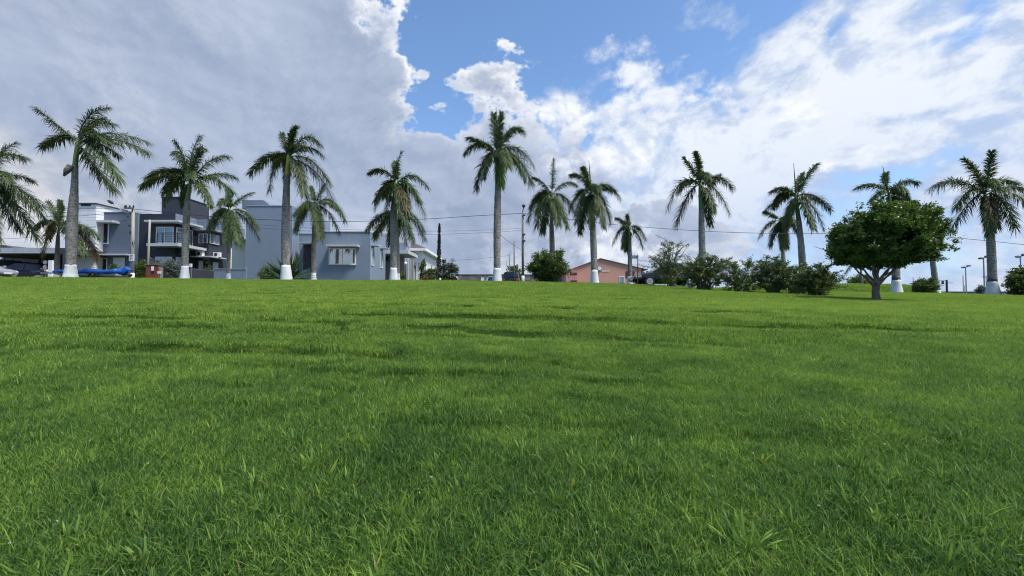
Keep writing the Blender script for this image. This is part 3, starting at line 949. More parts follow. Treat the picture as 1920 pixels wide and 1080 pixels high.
palm('royal palm with upright frond tuft beside the smaller one left of the round tree', Y1,
     [(1507, 548, 15), (1506, 520, 15), (1503, 470, 14), (1499, 425, 11), (1497, 408, 10)], [(1497, 410, 10), (1495, 392, 8), (1493, 370, 7)], 525,
     [((1470, 345), (1448, 358), 0.1), ((1465, 360), (1440, 395), 0.2), ((1508, 330), (1532, 308), 0.0), ((1505, 335), (1520, 318), 0.4), ((1530, 352), (1562, 392), 0.1),
      ((1515, 375), (1530, 432), -0.3), ((1478, 380), (1466, 425), -0.2), ((1490, 385), (1485, 425), .4), ((1500, 385), (1505, 430), -0.5)], extra=2, seed=8, spear=(1488, 306))
palm('royal palm partly hidden behind the round crowned tree', Y1,
     [(1681, 548, 17), (1680, 520, 17), (1678, 470, 16), (1673, 420, 13), (1670, 400, 11)], [(1670, 402, 10), (1669, 385, 8), (1667, 366, 7)], 525,
     [((1640, 335), (1607, 352), 0.1), ((1645, 350), (1620, 380), -0.3), ((1660, 335), (1668, 322), 0.2), ((1695, 328), (1727, 340), 0.1), ((1698, 345), (1718, 378), 0.3),
      ((1650, 370), (1640, 410), 0.3), ((1690, 370), (1700, 410), -0.2)], extra=2, seed=9, spear=(1655, 311), base_w=1.3, scar=519)
palm('rightmost royal palm with thick white foot beside the flowering bush', Y1,
     [(1862, 553, 22), (1861, 530, 20), (1859, 480, 19), (1857, 440, 18), (1853, 415, 14), (1851, 400, 11)], [(1851, 402, 11), (1849, 385, 9), (1847, 366, 8)], 528,
     [((1800, 318), (1752, 352), 0.1), ((1805, 345), (1778, 392), -0.2), ((1820, 370), (1790, 432), 0.1), ((1838, 380), (1822, 440), -0.4), ((1840, 320), (1816, 296), 0.1),
      ((1842, 320), (1835, 292), -0.3), ((1880, 320), (1925, 340), 0.2), ((1885, 350), (1912, 425), 0.1), ((1870, 365), (1885, 425), 0.4), ((1835, 375), (1835, 430), -.5, True),
      ((1890, 335), (1918, 380), -.4), ((1850, 325), (1842, 300), .3)], extra=2, seed=10, base_w=1.3, scar=522)
palm('royal palm cut by the left picture edge, only hanging fronds in view', Y1,
     [(-52, 519, 22), (-50, 480, 22), (-46, 420, 18), (-42, 380, 13)], [(-42, 382, 12), (-40, 365, 10), (-38, 342, 8)], 496,
     [((-10, 270), (36, 292), 0.1), ((5, 300), (34, 345), -0.2), ((10, 325), (64, 384), 0.1), ((0, 350), (42, 440), 0.2), ((-10, 360), (20, 452), -0.2), ((-70, 290), (-110, 330), 0.0),
      ((-60, 330), (-90, 420), 0.3), ((-35, 290), (10, 262), 0.2), ((0, 310), (28, 330), .5), ((5, 345), (35, 400), .5), ((-30, 350), (5, 425), .3)], extra=2, seed=11)
# second row, across the road
G2 = 'royal palms across the road'
palm('short royal palm with drooping fronds between carport and white tower', 31.5,
     [(107, 519, 12), (107, 490, 12), (108, 460, 9), (109, 440, 7)], [(109, 441, 6), (110, 432, 5), (110, 424, 4)], 512,
     [((90, 400), (60, 428), 0.1), ((95, 395), (78, 375), 0.2), ((100, 410), (92, 478), -0.2, True), ((112, 395), (108, 376), 0.1), ((140, 405), (178, 442), 0.1), ((135, 420), (165, 475), -0.1),
      ((125, 410), (150, 440), -.4), ((90, 410), (75, 445), 0.4), ((155, 425), (168, 482), 0.2, True)], extra=2, seed=12, group=G2, bark_mat='palm_bark_brown')
palm('small royal palm in front of the low grey wall', Y2,
     [(428, 536, 9), (428, 510, 8), (429, 470, 8), (430, 440, 6)], [(430, 442, 6), (430, 420, 5), (430, 395, 4)], 513,
     [((408, 378), (388, 428), 0.1), ((410, 395), (404, 460), -0.2), ((428, 375), (425, 352), 0.1), ((440, 370), (468, 358), 0.2), ((458, 382), (479, 425), 0.1), ((448, 405), (462, 460), -0.3),
      ((420, 400), (420, 452), .3), ((440, 400), (445, 455), -0.5), ((455, 395), (472, 445), .4)], extra=1, seed=13, group=G2, fresh=0.5)
palm('royal palm standing by the dark bungalow door', Y2,
     [(588, 536, 9), (588, 510, 8.5), (588, 460, 8.5), (589, 420, 7)], [(589, 424, 6), (590, 404, 5), (590, 384, 4)], 512,
     [((568, 370), (551, 432), 0.1), ((575, 390), (565, 440), -0.3), ((585, 365), (580, 348), 0.2), ((600, 360), (608, 346), 0.0), ((622, 352), (645, 412), 0.1), ((612, 380), (632, 435), 0.2),
      ((600, 395), (612, 450), -0.4), ((595, 400), (598, 440), 0.3), ((565, 375), (555, 400), .5), ((620, 375), (640, 395), -.3)], extra=1, seed=14, group=G2, bark_mat='palm_bark_brown')
palm('lower royal palm hidden behind the one with browned fronds', Y2,
     [(745, 537, 9), (745, 510, 9), (745, 460, 8), (745, 430, 6)], [(745, 432, 6), (745, 418, 5), (745, 402, 4)], 513,
     [((712, 390), (687, 430), 0.1), ((722, 395), (712, 450), -0.2), ((738, 380), (735, 368), 0.2), ((768, 380), (795, 432), 0.1), ((762, 400), (778, 452), -0.3), ((750, 400), (758, 458), 0.3),
      ((730, 405), (725, 455), 0.4), ((778, 395), (790, 445), 0.5), ((715, 400), (695, 440), .4)], extra=1, seed=15, group=G2)
palm('royal palm growing out behind the big round bush', Y2,
     [(1036, 538, 10), (1036, 500, 10), (1035, 450, 10), (1034, 420, 8)], [(1034, 424, 7), (1035, 395, 6), (1035, 365, 5)], 515,
     [((1005, 345), (991, 412), 0.1), ((1010, 370), (1005, 428), -0.3), ((1018, 335), (1000, 330), 0.2), ((1036, 335), (1038, 300), 0.0), ((1060, 330), (1082, 345), 0.1), ((1062, 355), (1078, 395), 0.3),
      ((1048, 375), (1062, 428), -0.3), ((1024, 385), (1020, 430), 0.4), ((1040, 385), (1044, 425), -.5), ((1012, 350), (996, 385), .5)], extra=1, seed=16, group=G2, bark_mat='palm_bark_brown')
palm('smallest royal palm, beside the green street sign', Y2,
     [(1181, 541, 9), (1181, 515, 9), (1181, 480, 8), (1181, 452, 6)], [(1181, 454, 5.5), (1180, 442, 5), (1180, 429, 4)], 519,
     [((1164, 415), (1150, 458), 0.1), ((1172, 412), (1158, 408), 0.2), ((1177, 412), (1176, 404), 0.0), ((1198, 412), (1212, 450), 0.1), ((1192, 425), (1203, 465), -0.2), ((1170, 430), (1164, 466), -0.3),
      ((1180, 440), (1178, 468), 0.4)], extra=1, seed=17, group=G2, spear=(1179, 396), reach=36)
palm('thin necked royal palm behind the right hedge', Y2,
     [(1471, 552, 10), (1470, 510, 10), (1468, 470, 8), (1466, 440, 6)], [(1466, 442, 5), (1464, 430, 4.5), (1463, 416, 4)], 530,
     [((1440, 410), (1424, 446), 0.1), ((1450, 400), (1440, 395), 0.3), ((1448, 420), (1438, 462), -0.2), ((1485, 405), (1500, 440), 0.1), ((1475, 425), (1482, 462), 0.2), ((1460, 430), (1456, 465), -0.4)],
     extra=2, seed=18, group=G2)
palm('distant young palm with tiny white foot left of the round tree trunk', 41.0,
     [(1617, 546, 5), (1616, 525, 5), (1614, 505, 4)], [(1614, 506, 4), (1613, 498, 3.5), (1612, 490, 3)], 541,
     [((1600, 485), (1588, 512), 0.1), ((1610, 480), (1605, 470), 0.2), ((1622, 482), (1636, 505), 0.1)], extra=2, seed=19, group='young palms by the mound', reach=26)
palm('royal palm trunk showing under the right side of the round tree', Y2,
     [(1757, 551, 14), (1754, 530, 13), (1750, 500, 12), (1746, 470, 10), (1744, 450, 8)], [(1744, 452, 7), (1743, 440, 6), (1742, 425, 5)], 545,
     [((1720, 410), (1700, 450), 0.1), ((1735, 405), (1730, 395), 0.2), ((1760, 405), (1785, 430), 0.1), ((1752, 430), (1762, 462), -0.2), ((1768, 415), (1780, 445), 0.4)], extra=2, seed=20, group=G2)

# ------------------------------------------------------------------ leafy plants
def leaves_at(C, size, r, up=0.35, aspect=0.5, droop=0.0):
    """one folded leaf of two triangles at every centre"""
    n = len(C)
    d = r.normal(0, 1, (n, 3)); d[:, 2] = d[:, 2] * 0.55 + up; d /= np.linalg.norm(d, axis=1)[:, None]
    s = np.cross(d, r.normal(0, 1, (n, 3))); s /= np.linalg.norm(s, axis=1)[:, None]
    L = size * r.uniform(0.6, 1.25, n)
    a = C; b = C + d * L[:, None]
    m = (a + b) / 2 + np.cross(d, s) * (L * 0.10)[:, None]
    V = np.stack([a, m + s * (L * aspect * 0.5)[:, None], b, m - s * (L * aspect * 0.5)[:, None]], 1).reshape(-1, 3)
    k = np.arange(n)[:, None] * 4
    return V, k + np.array([[0, 1, 2, 3]])

def leaf_object(name, C, size, mat, parent, r, **kw):
    V, F = leaves_at(np.asarray(C), size, r, **kw)
    b = np.array(BASE[parent.name])
    return link(name, fast_mesh(name, V - b, F, 4), mat, parent)

def clumpy(n_clump, per, inside, rad, r, shell=0.55):
    """points in little clumps spread through a volume given by inside(k) -> centres"""
    c = inside(n_clump, shell)
    rr = rad * r.uniform(0.6, 1.4, n_clump)
    p = np.repeat(c, per, 0) + r.normal(0, 1, (n_clump * per, 3)) * np.repeat(rr, per)[:, None] * np.array([0.5, 0.5, 0.42])
    return p

def ellipsoid(cx, cy, cz, rx, ry, rz, r, noise=0.18):
    ph = r.random(9) * 6.28
    def f(n, shell):
        d = r.normal(0, 1, (n, 3)); d /= np.linalg.norm(d, axis=1)[:, None]
        rad = (shell + (1 - shell) * r.random(n)) ** 0.6
        bump_ = 1 + noise * (np.sin(d[:, 0] * 5 + ph[0]) * np.sin(d[:, 2] * 6 + ph[1]) + 0.6 * np.sin(d[:, 1] * 9 + d[:, 0] * 7 + ph[2]))
        return np.array([cx, cy, cz]) + d * (rad * bump_)[:, None] * np.array([rx, ry, rz])
    return f

def round_bush(name, label, cat, u0, u1, v0, v1, Y, mat, leaf=0.12, n=130, per=60, seed=0, group=None, depth=None, flowers=None, grounded=True):
    r = np.random.default_rng(3000 + seed)
    a = at(u0, v1, Y); b = at(u1, v0, Y)
    cx = (a[0] + b[0]) / 2; gz = float(G(cx, Y)); top = b[2]
    rx = (b[0] - a[0]) / 2; h = top - gz
    cth = Y / math.hypot(Y, cx)
    if depth is None: rx *= cth
    ry = depth or rx
    th = thing(name, (cx, Y, gz), label, cat, group)
    mb = MB()
    for i in range(7):
        an = r.random() * 6.28; e = r.uniform(0.35, 0.9)
        tip = np.array([cx + math.cos(an) * rx * e * 0.8, Y + math.sin(an) * ry * e * 0.8, gz + h * r.uniform(0.45, 0.85)])
        mid = np.array([cx, Y, gz]) * 0.55 + tip * 0.45 + (0, 0, 0.12 * h)
        mb.tube([(cx + r.normal(0, .05), Y + r.normal(0, .05), gz - 0.05), mid, tip], [0.045, 0.03, 0.01], 6)
    mb.build('stems', 'twig', th)
    f = ellipsoid(cx, Y, gz + h * 0.50, rx * 0.90, ry * 0.90, h * 0.50, r)
    C = clumpy(n, per, f, leaf * 1.5, r, 0.35)
    C = C[C[:, 2] > gz + 0.04]
    leaf_object('foliage', C, leaf, mat, th, r)
    if flowers:
        fm, fn = flowers
        F_ = f(fn, 0.93); F_ = F_[(F_[:, 2] > gz + 0.1)]
        F_ = np.repeat(F_, 3, 0) + r.normal(0, 0.03, (len(F_) * 3, 3))
        leaf_object('blossoms', F_, 0.13, fm, th, r, aspect=0.9)
    return th

def arching_shrub(label, u0, u1, v0, Y, ub, mat, stems=16, leaf=0.078, per=95, seed=0, group='arching shrubs of the right hedge', wild=1.0, low=True):
    """loose shrub: many thin stems arching out of one foot, leaves strung along them"""
    r = np.random.default_rng(5000 + seed)
    x0, x1 = px_x(u0, Y), px_x(u1, Y); bx = px_x(ub, Y); gz = float(G(bx, Y)); top = at(ub, v0, Y)[2]; h = top - gz
    th = thing('shrub', (bx, Y, gz), label, 'shrub', group)
    mb = MB(); C = []
    for i in range(stems):
        tx = x0 + (x1 - x0) * (i + r.uniform(0, 1)) / stems
        off = abs(tx - bx) / max(bx - x0, x1 - bx)
        tz = gz + h * np.clip(1.02 - 0.55 * off ** 1.6 + r.normal(0, 0.10) * wild, 0.2, 1.08)
        ty = Y + r.normal(0, 0.25) * (x1 - x0) * 0.4
        p0 = np.array([bx + r.normal(0, 0.14), Y + r.normal(0, 0.12), gz - 0.05]); p2 = np.array([tx, ty, tz])
        p1 = p0 * 0.45 + p2 * 0.55 + (-(tx - bx) * 0.25, 0, h * 0.22)
        t = np.linspace(0, 1, 9)[:, None]
        cur = (1 - t) ** 2 * p0 + 2 * t * (1 - t) * p1 + t ** 2 * p2
        cur[1:-1] += r.normal(0, 0.03, (7, 3))
        mb.tube(cur, np.linspace(0.03, 0.006, 9), 5)
        paths = [(cur, per)]
        for j in range(5):                               # side twigs
            s = cur[int(r.integers(3, 8))]
            e = s + r.normal(0, 1, 3) * (0.30, 0.30, 0.16) * h * 0.62 + (np.sign(tx - bx) * 0.1, 0, 0.10 * h)
            tw = np.stack([s, (s + e) / 2 + (0, 0, 0.04), e])
            mb.tube(tw, [0.012, 0.008, 0.004], 4)
            paths.append((tw, int(per * 0.7)))
        for cu, k in paths:
            t = (0.12 + 0.88 * r.random(k) ** 0.75) * (len(cu) - 1)
            q = np.column_stack([np.interp(t, np.arange(len(cu)), cu[:, a]) for a in range(3)])
            C.append(q + r.normal(0, 0.036, q.shape))
    if low:
        f = ellipsoid((x0 + x1) / 2 * 0.5 + bx * 0.5, Y, gz + h * 0.24, (x1 - x0) * 0.40, 0.45, h * 0.26, r)
        C.append(clumpy(34, 45, f, 0.12, r, 0.2))
    mb.build('stems', 'twig', th)
    C = np.concatenate(C); C = C[C[:, 2] > gz + 0.03]
    leaf_object('foliage', C, leaf, mat, th, r, aspect=0.45)
    return th

def broad_tree():
    r = np.random.default_rng(77)
    Y = 13.8
    b = at(1642, 565, Y); gz = float(G(b[0], Y)); bx = b[0]
    th = thing('broadleaf_tree', (bx, Y, gz), 'broad round crowned dark green tree with short forked trunk on the right lawn', 'tree')
    k = Y / F_PX
    fork = np.array([bx + 2 * k, Y, at(1642, 527, Y)[2]])
    mb = MB()
    zz = np.linspace(gz - 0.15, fork[2], 9)
    rad = 0.088 * (1 + 0.5 * np.exp(-(zz - gz) / 0.10)) * np.linspace(1.0, 1.12, 9)
    mb.tube(np.column_stack([np.linspace(bx, fork[0], 9) + 0.015 * np.sin(zz * 9), np.full(9, Y), zz]), rad, 12)
    mb.build('trunk', 'tree_bark', th, smooth=True)
    cu, cv, ru, rv = 1664, 440, 122, 72
    cx, cz = at(cu, cv, Y)[[0, 2]]
    cth = Y / math.hypot(Y, cx)
    rx, rz = ru * k * cth, rv * k
    tips = [(1568, 470), (1590, 480), (1610, 455), (1628, 440), (1650, 440), (1672, 450), (1690, 445), (1715, 462), (1745, 470), (1762, 478), (1640, 470), (1700, 480)]
    lb = MB()
    for i, (u, v) in enumerate(tips):
        tip = at(cu + (u - cu) * 0.8, v, Y); tip[1] += r.uniform(-0.95, 0.95)
        p0 = fork + r.normal(0, 0.03, 3) - (0, 0, 0.10)
        p1 = p0 * 0.5 + tip * 0.5 + (-(tip[0] - p0[0]) * 0.08, 0, 0.05)
        t = np.linspace(0, 1, 9)[:, None]
        cur = (1 - t) ** 2 * p0 + 2 * t * (1 - t) * p1 + t ** 2 * tip
        cur[1:-1] += r.normal(0, 0.018, (7, 3))
        limb = MB().tube(cur, np.linspace(0.036, 0.010, 9), 8)
        for j in range(4):
            s = cur[int(r.integers(4, 9))]; e = s + (r.normal(0, 0.25), r.normal(0, 0.3), abs(r.normal(0.25, 0.15)))
            limb.tube([s, (s + e) / 2 + r.normal(0, .03, 3), e], [0.016, 0.011, 0.004], 5)
        limb.build('limb', 'tree_bark', th, smooth=True)
    # crown of leaf clumps over lobes; flat underside
    lobes = [(1664, 447, 100, 56), (1612, 455, 62, 44), (1590, 470, 48, 34), (1640, 418, 52, 32), (1702, 416, 60, 32), (1735, 440, 52, 42), (1750, 468, 36, 26),
             (1660, 470, 85, 36), (1592, 440, 30, 24), (1683, 400, 36, 18)]
    C = []
    for u, v, a_, b_ in lobes:
        c = at(cu + (u - cu) * 0.86, v, Y)
        f = ellipsoid(c[0], Y + r.uniform(-.4, .4), c[2], a_ * k * cth * 0.93, min(a_ * k * cth, 1.15), b_ * k * 0.95, r, 0.14)
        n = int(22 + a_ * b_ * 0.030)
        C.append(clumpy(n, 115, f, 0.125, r, 0.62))
        f2 = ellipsoid(c[0], Y + r.uniform(-.4, .4), c[2] + 0.04, a_ * k * cth * 0.98, min(a_ * k * cth, 1.15), b_ * k * 1.02, r, 0.18)
        C.append(clumpy(max(5, n // 5), 42, f2, 0.085, r, 0.96))
    C = np.concatenate(C)
    zb = at(1664, 497, Y)[2] - 0.07 * np.cos((C[:, 0] - cx) * 2.1) + 0.06 * np.sin(C[:, 0] * 7 + C[:, 1] * 5)
    zb = zb - 0.10 * np.clip(np.abs(C[:, 0] - cx) / rx - 0.5, 0, 1) * -1.0
    C = C[C[:, 2] > zb]
    leaf_object('crown', C, 0.078, 'tree_leaf', th, r, up=0.25, aspect=0.52)
    return th
broad_tree()

arching_shrub('tall open shrub with upright branches over the black car', 1212, 1292, 456, 23.4, 1258, 'bush_leaf_olive', stems=19, seed=1, per=52, wild=1.6)
arching_shrub('dense arching shrub at the foot of the hedge palm', 1268, 1378, 484, 19.8, 1318, 'bush_leaf', stems=27, seed=2, per=80, wild=1.5)
arching_shrub('low sprawling shrub with gaps, third along the right hedge', 1340, 1440, 495, 19.0, 1388, 'bush_leaf_olive', stems=19, seed=3, per=55, wild=1.6)
arching_shrub('thick dark shrub below the thin necked palm', 1400, 1500, 491, 19.0, 1448, 'bush_leaf', stems=25, seed=4, per=80, wild=1.6)
arching_shrub('dark shrub crowding the base of the leaning hedge palm', 1455, 1540, 504, 18.5, 1492, 'bush_leaf', stems=20, seed=5, per=75, wild=1.6)
arching_shrub('last shrub of the hedge, nearest the round tree', 1484, 1580, 504, 16.6, 1532, 'bush_leaf', stems=22, seed=6, per=70, wild=1.6)

round_bush('round_bush', 'big round dark green bush left of the salmon building', 'bush', 988, 1069, 472, 530, 29.5, 'bush_leaf_olive', 0.15, 190, 80, 1)
round_bush('flowering_bush', 'bush dotted with pale yellow flowers at the right picture edge', 'bush', 1882, 1975, 506, 556, 25.6, 'bush_leaf_olive', 0.15, 150, 75, 2, flowers=('flower_yellow', 55))
round_bush('shrub', 'rounded shrub left of the basketball hoop', 'shrub', 1706, 1758, 524, 551, 31.0, 'bush_leaf_olive', 0.12, 110, 60, 3)
round_bush('shrub', 'small grey green ball shrub beside the thick palm foot on the right', 'shrub', 1830, 1850, 537, 556, 33.0, 'bush_leaf_grey', 0.09, 60, 50, 4)
round_bush('shrub', 'small round shrub left of the yucca by the bungalow wall', 'shrub', 482, 520, 501, 530, 34.8, 'bush_leaf_olive', 0.10, 80, 60, 5)
round_bush('hedge_shrub', 'green leafy shrub right of the concrete lamp pole', 'shrub', 252, 282, 487, 530, 33.8, 'bush_leaf_olive', 0.12, 90, 60, 6, depth=0.5)
round_bush('hedge_shrub', 'silvery grey shrub behind the red brick cabinet', 'shrub', 268, 316, 489, 530, 34.4, 'bush_leaf_grey', 0.10, 190, 70, 7, depth=0.5)
round_bush('hedge_shrub', 'silvery grey shrub below the white ground floor window', 'shrub', 300, 350, 489, 530, 34.2, 'bush_leaf_grey', 0.10, 200, 70, 8, depth=0.5)
round_bush('shrub', 'dark dull leaved bush right of the cypress', 'shrub', 818, 864, 487, 533, 44, 'plum_leaf', 0.13, 150, 60, 9)
round_bush('shrub', 'dark green shrub left of the cypress', 'shrub', 797, 824, 500, 533, 46, 'bush_leaf', 0.13, 90, 60, 10)
round_bush('shrub', 'narrow upright shrub against the white house side wall', 'shrub', 786, 800, 487, 533, 46.5, 'bush_leaf_olive', 0.12, 70, 60, 11)
round_bush('shrub', 'low shrub beside the carport of the bungalow', 'shrub', 746, 762, 508, 533, 41.5, 'bush_leaf_olive', 0.10, 50, 50, 12)
round_bush('flower_bed', 'patch of red flowers in front of the white house', 'flowers', 790, 812, 516, 532, 43.0, 'bush_leaf', 0.10, 50, 50, 13, depth=0.5, flowers=('flower_red', 60))
round_bush('distant_tree', 'dark round tree at the end of the side street', 'tree', 947, 980, 497, 535, 58, 'bush_leaf_olive', 0.2, 110, 60, 14)
round_bush('distant_shrub', 'leafy shrub on top of the grassy mound', 'shrub', 1592, 1640, 514, 548, 46.0, 'bush_leaf_olive', 0.16, 80, 55, 15, depth=0.9)
round_bush('shrub', 'dark shrub behind the low wall between the two houses', 'shrub', 378, 402, 494, 530, 42.0, 'bush_leaf', 0.10, 60, 50, 16, depth=0.5)
round_bush('shrub', 'small leafy plant below the grey garage canopy', 'shrub', 205, 222, 489, 530, 38.5, 'bush_leaf_olive', 0.12, 40, 45, 17, depth=0.4)

def yucca():
    r = np.random.default_rng(9)
    Y = 29.6
    b = at(541, 524, Y); gz = float(G(b[0], Y))
    th = thing('yucca', (b[0], Y, gz), 'spiky yucca with long sword leaves behind the yellow green palm', 'yucca')
    k = Y / F_PX
    for i in range(96):
        a = r.uniform(0, 2 * math.pi); e = r.uniform(0.02, 1.45)
        L = (r.uniform(46, 64)) * k
        h = np.array([math.cos(a), math.sin(a), 0])
        p0 = np.array([b[0], Y, gz + 0.12]) + h * 0.08
        t = np.linspace(0, 1, 5)
        cur = p0 + np.outer(t, h * math.cos(e) * L) + np.outer(t * math.sin(e) * L - 0.12 * L * t * t * math.cos(e), (0, 0, 1))
        s = np.array([-h[1], h[0], 0]); w = 0.080 * np.array([0.7, 1, 0.85, 0.5, 0.0])
        nrm = np.cross(h * math.cos(e) + np.array([0, 0, math.sin(e)]), s)
        V = []
        for j in range(5):
            V += [cur[j] - s * w[j], cur[j] + nrm * w[j] * 0.5, cur[j] + s * w[j]]
        F = []
        for j in range(4):
            F += [(3 * j, 3 * j + 1, 3 * j + 4, 3 * j + 3), (3 * j + 1, 3 * j + 2, 3 * j + 5, 3 * j + 4)]
        MB().raw(V, F).build('sword_leaf', 'sword_leaf', th)
    MB().tube([(b[0], Y, gz - 0.1), (b[0], Y, gz + 0.35)], [0.16, 0.11], 10).build('stem', 'twig', th)
yucca()

def cypress():
    r = np.random.default_rng(21)
    Y = 47.0
    b = at(822, 530, Y); gz = float(G(b[0], Y)); top = at(824, 419, Y)
    th = thing('cypress', (b[0], Y, gz), 'thin pencil cypress standing beside the white house', 'tree')
    MB().tube([(b[0], Y, gz - 0.1), (b[0], Y, gz + 1.0), tuple(top)], [0.10, 0.08, 0.01], 8).build('trunk', 'tree_bark', th)
    n = 5200
    t = r.random(n) ** 0.85
    rad = (0.23 * (1 - t) ** 0.5 + 0.025) * (1 + 0.15 * np.sin(t * 37)) * np.clip(t * 9, 0.3, 1) * np.where((t > 0.835) & (t < 0.86), 0.25, 1)
    a = r.random(n) * 6.28; q = np.sqrt(r.uniform(0.25, 1, n))
    C = np.column_stack([b[0] + (top[0] - b[0]) * t + rad * q * np.cos(a), Y + rad * q * np.sin(a), gz + 0.25 + (top[2] - gz - 0.3) * t])
    leaf_object('crown', C, 0.12, 'cypress_leaf', th, r, up=1.3, aspect=0.4)
cypress()

def lawn_weeds():
    """a few broad-bladed weeds standing out of the lawn"""
    r = np.random.default_rng(31)
    spots = [(745, 985, 0.085), (1075, 925, 0.05), (1185, 890, 0.05), (680, 840, 0.06), (395, 800, 0.07), (940, 800, 0.06), (1645, 990, 0.05), (1140, 850, 0.06), (620, 900, 0.08), (300, 870, .06), (1430, 880, .06)]
    where = ['at the bottom edge left of centre', 'in the lower centre, leaves spread flat', 'right of the flat leaved one near the centre', 'left of centre in the middle of the lawn', 'far left of the middle lawn', 'just left of the picture centre line', 'at the lower right', 'right of centre, upright pair', 'left of centre, tall single tuft', 'at the left, below the far one', 'right of centre, lone tuft']
    for i, (u, v, h) in enumerate(spots):
        x, y = ground_hit(u, v); z = float(G(x, y))
        th = thing('lawn_weed', (x, y, z), 'pale yellow green lawn weed ' + where[i], 'weed', 'broad bladed weeds in the lawn')
        for j in range(int(r.integers(3, 5))):
            a = r.random() * 6.28; d = np.array([math.cos(a), math.sin(a), 0]); s = np.array([-d[1], d[0], 0])
            ln = h * r.uniform(0.8, 1.3); lean = r.uniform(0.3, 0.9)
            t = np.linspace(0, 1, 5); w = 0.0065 * np.array([0.5, 1, 0.95, 0.6, 0.02])
            cur = np.array([x, y, z]) + np.outer(t ** 1.5 * lean * ln, d) + np.outer(t * ln * (1 - 0.3 * lean * t), (0, 0, 1))
            V = np.concatenate([[c - s * q, c + s * q] for c, q in zip(cur, w)])
            MB().raw(V, [(2 * q, 2 * q + 1, 2 * q + 3, 2 * q + 2) for q in range(4)]).build('leaf', 'weed_leaf', th)
leaf_mat('weed_leaf', (0.10, 0.17, 0.02), (0.19, 0.26, 0.03), 0.35, 0.6, 3, 0.2)
lawn_weeds()

def clover_heads():
    """scattered tiny white clover heads in the near lawn"""
    r = np.random.default_rng(41)
    n = 200
    y = 1.3 + 8.5 * r.random(n) ** 1.3
    x = (r.random(n) * 2 - 1) * (1.2 * y + 0.8)
    z = G(x, y) + r.uniform(0.022, 0.045, n)
    C = np.repeat(np.column_stack([x, y, z]), 5, 0) + r.normal(0, 0.0015, (n * 5, 3))
    V, F = leaves_at(C, 0.0045, r, up=0.2, aspect=0.8)
    o = link('clover_heads', fast_mesh('clover_heads', V, F, 4), 'clover')
    tag(o, 'tiny white clover heads sprinkled over the near lawn', 'clover', kind='stuff')
leaf_mat('clover', (0.45, 0.46, 0.38), (0.72, 0.73, 0.66), 0.2, 0.7, 3)
clover_heads()
# ------------------------------------------------------------------ buildings
def gz_at(u, Y): return float(G(px_x(u, Y), Y))

def front_box(mb, u0, u1, v0, v1, Y, depth, down=None):
    """box whose camera-side face spans the pixels u0..u1, v0..v1 at distance Y; down: extend to this z"""
    a, b = at(u0, v0, Y), at(u1, v1, Y)
    mb.box(a[0], b[0], Y, Y + depth, b[2] if down is None else down, a[2])
    return mb

def window(parent, u0, u1, v0, v1, Y, panes=2, frame='frame_white', glass='glass_dark', fw=0.06, name='window', sill=True, rows=1, curtain=False):
    a, b = at(u0, v0, Y), at(u1, v1, Y)
    x0, x1, z1, z0 = a[0], b[0], a[2], b[2]
    mb = MB()
    yf, yb = Y - 0.05, Y + 0.02
    mb.box(x0, x0 + fw, yf, yb, z0, z1); mb.box(x1 - fw, x1, yf, yb, z0, z1)
    mb.box(x0 + fw, x1 - fw, yf, yb, z0, z0 + fw); mb.box(x0 + fw, x1 - fw, yf, yb, z1 - fw, z1)
    w = (x1 - x0 - 2 * fw) / panes
    for i in range(1, panes):
        c = x0 + fw + w * i
        mb.box(c - fw * 0.45, c + fw * 0.45, yf + 0.004, yb, z0 + fw, z1 - fw)
    wo = mb.build(name, frame, parent)
    for i in range(panes):
        MB().box(x0 + fw + w * i + 0.004, x0 + fw + w * (i + 1) - 0.004, Y - 0.012, Y + 0.01, z0 + fw, z1 - fw).build('pane', glass, wo)
    if sill:
        MB().box(x0 - 0.06, x1 + 0.06, Y - 0.10, Y + 0.02, z0 - 0.06, z0 - 0.003).build('sill', 'slab_white', wo)
    return wo

def side_window(parent, x, y0, y1, z0, z1, panes=2, frame='frame_white', glass='glass_dark', fw=0.06, name='window'):
    mb = MB()
    xa, xb = x - 0.02, x + 0.05
    mb.box(xa, xb, y0, y0 + fw, z0, z1); mb.box(xa, xb, y1 - fw, y1, z0, z1)
    mb.box(xa, xb, y0 + fw, y1 - fw, z0, z0 + fw); mb.box(xa, xb, y0 + fw, y1 - fw, z1 - fw, z1)
    w = (y1 - y0 - 2 * fw) / panes
    for i in range(1, panes):
        c = y0 + fw + w * i
        mb.box(xa, xb - 0.004, c - fw * 0.45, c + fw * 0.45, z0 + fw, z1 - fw)
    wo = mb.build(name, frame, parent)
    for i in range(panes):
        MB().box(x - 0.01, x + 0.012, y0 + fw + w * i + .004, y0 + fw + w * (i + 1) - .004, z0 + fw, z1 - fw).build('pane', glass, wo)
    return wo

def zat(v, Y): return at(960, v, Y)[2]

